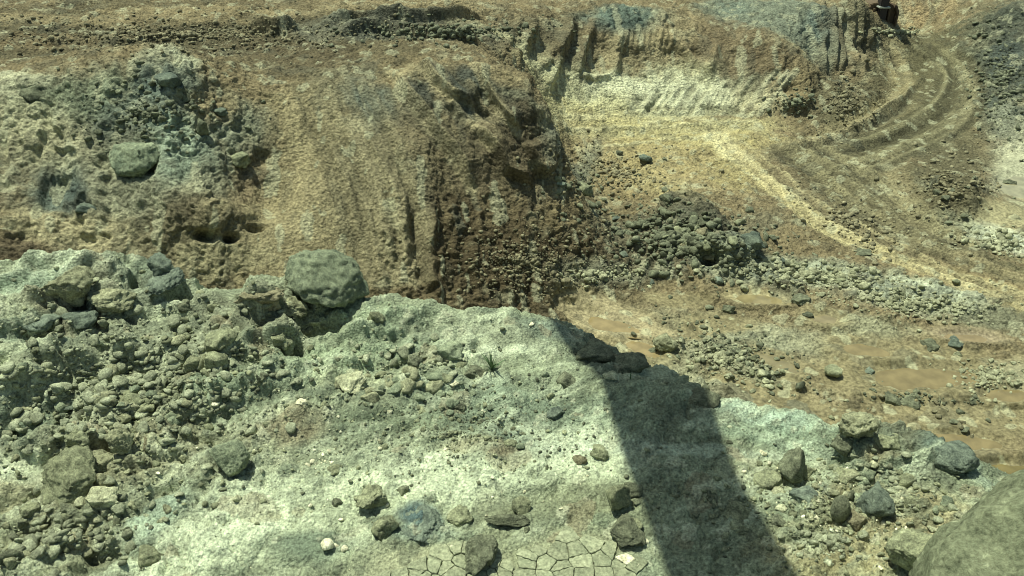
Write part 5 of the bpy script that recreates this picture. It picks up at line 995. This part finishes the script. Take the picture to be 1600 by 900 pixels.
# ------------------------------------------------------------------ spiky plant on the ledge
M_leaf = plain('plant_green', (84, 110, 70), .7, 0, 30)
def blade(length, width, bend, az, rise):
    vs_, fs = [], []; N_ = 6
    for i in range(N_+1):
        t = i/N_; r = length*t*cos(rise) ; z = length*(t*sin(rise) - bend*t*t); wd = width*(1-t)**.7*(.5+.5*min(1, t*5))
        c_ = np.array([cos(az)*r, sin(az)*r, z]); s_ = np.array([-sin(az), cos(az), 0])*wd
        vs_ += [tuple(c_-s_), tuple(c_+np.array([0, 0, -wd*.5])), tuple(c_+s_)]
        if i: a = 3*(i-1); fs += [(a, a+3, a+4, a+1), (a+1, a+4, a+5, a+2)]
    return vs_, fs
def plant(u, v, hpx, label, n, seed, name='spiky_plant'):
    rr = random.Random(seed); p = led.hit(u, v); D = np.linalg.norm(p - np.array([0, 0, CAM_Z])); h = hpx*D/F
    root = bpy.data.objects.new(name, None); root.location = tuple(p + np.array([0, 0, -.005])); link(root, label, 'plant')
    bm = bmesh.new(); bmesh.ops.create_cone(bm, cap_ends=True, segments=6, radius1=.006, radius2=.003, depth=h*.8, matrix=Matrix.Translation((0, 0, h*.4)))
    me = bpy.data.meshes.new('stem'); bm.to_mesh(me); bm.free(); me.materials.append(M_leaf); st = bpy.data.objects.new('stem', me); link(st, parent=root)
    for k in range(n):
        vs_, fs = blade(h*rr.uniform(.5, 1.0), h*.045, rr.uniform(.05, .35), rr.uniform(0, 6.283), rr.uniform(.5, 1.35))
        me = bpy.data.meshes.new('leaf'); me.from_pydata(vs_, [], fs); me.materials.append(M_leaf); o = bpy.data.objects.new('leaf', me); o.location = (0, 0, rr.uniform(0, .3)*h); link(o, parent=root)
plant(768, 580, 40, 'small spiky green plant growing in pale crust in the middle of the ledge', 22, 3)
plant(985, 592, 13, 'tiny pale sprig standing in the shadow on the outer lip', 8, 5)

# ------------------------------------------------------------------ pipe with collar by the sandy bank
M_pipe = plain('dark_steel', (52, 48, 48), .6, .2, 3); M_ring = plain('worn_steel', (176, 182, 172), .45, .3); M_bell = plain('muddy_brown_paint', (92, 78, 60), .9, 0, 5, .45)
p = pit.hit(1384, 43); D = np.linalg.norm(p - np.array([0, 0, CAM_Z])); k = D/F
root = bpy.data.objects.new('digger_bucket', None); root.location = tuple(p + np.array([0, .5, -.05])); link(root, 'muddy brown digger bucket on a dark upright arm at the top edge of the photo', 'bucket')
def solid(name, outline, y0, y1, mat, bev=.03):
    """an outline in x,z given thickness from y0 to y1, edges bevelled"""
    n = len(outline); vs_ = [(x, y0, z) for x, z in outline] + [(x, y1, z) for x, z in outline]
    fs = [tuple(range(n))[::-1], tuple(range(n, 2*n))] + [(i, (i+1) % n, n+(i+1) % n, n+i) for i in range(n)]
    bm = bmesh.new(); bv = [bm.verts.new(v) for v in vs_]
    for f in fs: bm.faces.new([bv[i] for i in f][::-1])
    bmesh.ops.recalc_face_normals(bm, faces=bm.faces); bmesh.ops.bevel(bm, geom=list(bm.edges), offset=bev, segments=2, affect='EDGES')
    me = bpy.data.meshes.new(name); bm.to_mesh(me); bm.free(); me.materials.append(mat); o = bpy.data.objects.new(name, me); return link(o, parent=root)
K = k
solid('bucket_shell', [(-20*K, 0), (20*K, 0), (21*K, 16*K), (17*K, 25*K), (9*K, 29*K), (-9*K, 29*K), (-17*K, 27*K), (-21*K, 18*K)], .35, 1.1, M_bell)
for sx in (-1, 1):
    solid('side_plate', [(sx*20*K, -1*K), (sx*22.5*K, 0), (sx*23*K, 18*K), (sx*18*K, 27*K), (sx*17*K, 23*K), (sx*20.4*K, 15*K)], .1, 1.15, M_bell, .015)
    solid('wear_rib', [(sx*10*K, 2*K), (sx*13*K, 2*K), (sx*12*K, 22*K), (sx*9*K, 22*K)], .22, .38, M_bell, .02)
solid('centre_rib', [(-6*K, 0), (6*K, 0), (6*K, 24*K), (-6*K, 24*K)], .1, .45, M_pipe, .04)
solid('pin', [(-8*K, 23.6*K), (8*K, 23.6*K), (8*K, 25.6*K), (-8*K, 25.6*K)], -.02, .5, M_ring, .02)
solid('arm', [(-5*K, 25*K), (5*K, 25*K), (6*K, 34*K), (6*K, 95*K), (-5.5*K, 95*K), (-5.5*K, 34*K)], .05, .55, M_pipe, .04)
for t in range(5): solid('tooth', [((-17+t*8-1.6)*K, -3*K), ((-17+t*8+1.6)*K, -3*K), ((-17+t*8+2.4)*K, 1*K), ((-17+t*8-2.4)*K, 1*K)], .3, .5, M_pipe, .01)

# ------------------------------------------------------------------ the machine boom overhead that throws the broad shadow on the ledge
M_boom = plain('boom_steel', (150, 120, 50), .6, .1, 4)
def shadow_src(g, h): return np.array(g) + np.array(SUN)*(h/SUN.z)
def cross(c, half, up): s = np.array([1.0, 0, 0]); return [tuple(c - s*half - [0, 0, up]), tuple(c + s*half - [0, 0, up]), tuple(c + s*half + [0, 0, up]), tuple(c - s*half + [0, 0, up])]
gA = at_z(965, 560, -.3); secs = []
# ground points of the shadow's left and right edges, near to far, and the boom's height above them
for (ul, ur, v, z, h) in [(1044, 1222, 900, 0, 6.6), (976, 1122, 720, 0, 6.9), (940, 1082, 600, 0, 7.2)]:
    a, b = at_z(ul, v, z), at_z(ur, v, z); secs.append((shadow_src(a, h), shadow_src(b, h)))
a, b = at_z(872, 545, -.35), at_z(1050, 562, -.35); secs.append((shadow_src(a, 7.4), shadow_src(b, 7.4)))
a, b = secs[-1]; d = (a+b - secs[-2][0]-secs[-2][1])/2; secs.append((a + d*.9, b + d*.9))
a, b = secs[0]; d = (secs[0][0]+secs[0][1] - secs[1][0]-secs[1][1])/2; d = np.array([d[0], d[1], 0]); secs.insert(0, (a + d*9 + [0, 0, .9], b + d*9 + [0, 0, .9])); 
root = bpy.data.objects.new('excavator_boom', None); root.location = (0, 0, 0); link(root, 'long yellow machine boom above the camera whose shadow falls across the ledge', 'machine boom')
vs_, fs = [], []
for a, b in secs:
    for q, up in ((a, -.0), (b, -.0), (b, .35), (a, .35)): vs_.append((q[0], q[1], q[2]+up))
for j in range(len(secs)-1):
    for i in range(4): m_ = j*4; fs.append((m_+i, m_+(i+1) % 4, m_+4+(i+1) % 4, m_+4+i))
fs += [(3, 2, 1, 0), tuple((len(secs)-1)*4+i for i in range(4))]
me = bpy.data.meshes.new('boom_arm'); me.from_pydata(vs_, [], fs); me.update(); me.materials.append(M_boom); o = bpy.data.objects.new('boom_arm', me); link(o, parent=root)
bx = (secs[0][0]+secs[0][1])/2
bm = bmesh.new(); bmesh.ops.create_cone(bm, cap_ends=True, segments=20, radius1=.9, radius2=.5, depth=bx[2]+.2, matrix=Matrix.Translation((bx[0], bx[1], (bx[2]+.2)/2-.1)))
me = bpy.data.meshes.new('pedestal'); bm.to_mesh(me); bm.free(); me.materials.append(M_boom); o = bpy.data.objects.new('pedestal', me); link(o, parent=root)
sheet('ledge_top', [(-40, -30, -.6), (40, -30, -.6), (40, 1.4, -.6), (-40, 1.4, -.6)], [(0, 1, 2, 3)], M_led, 'pale ground behind the camera')
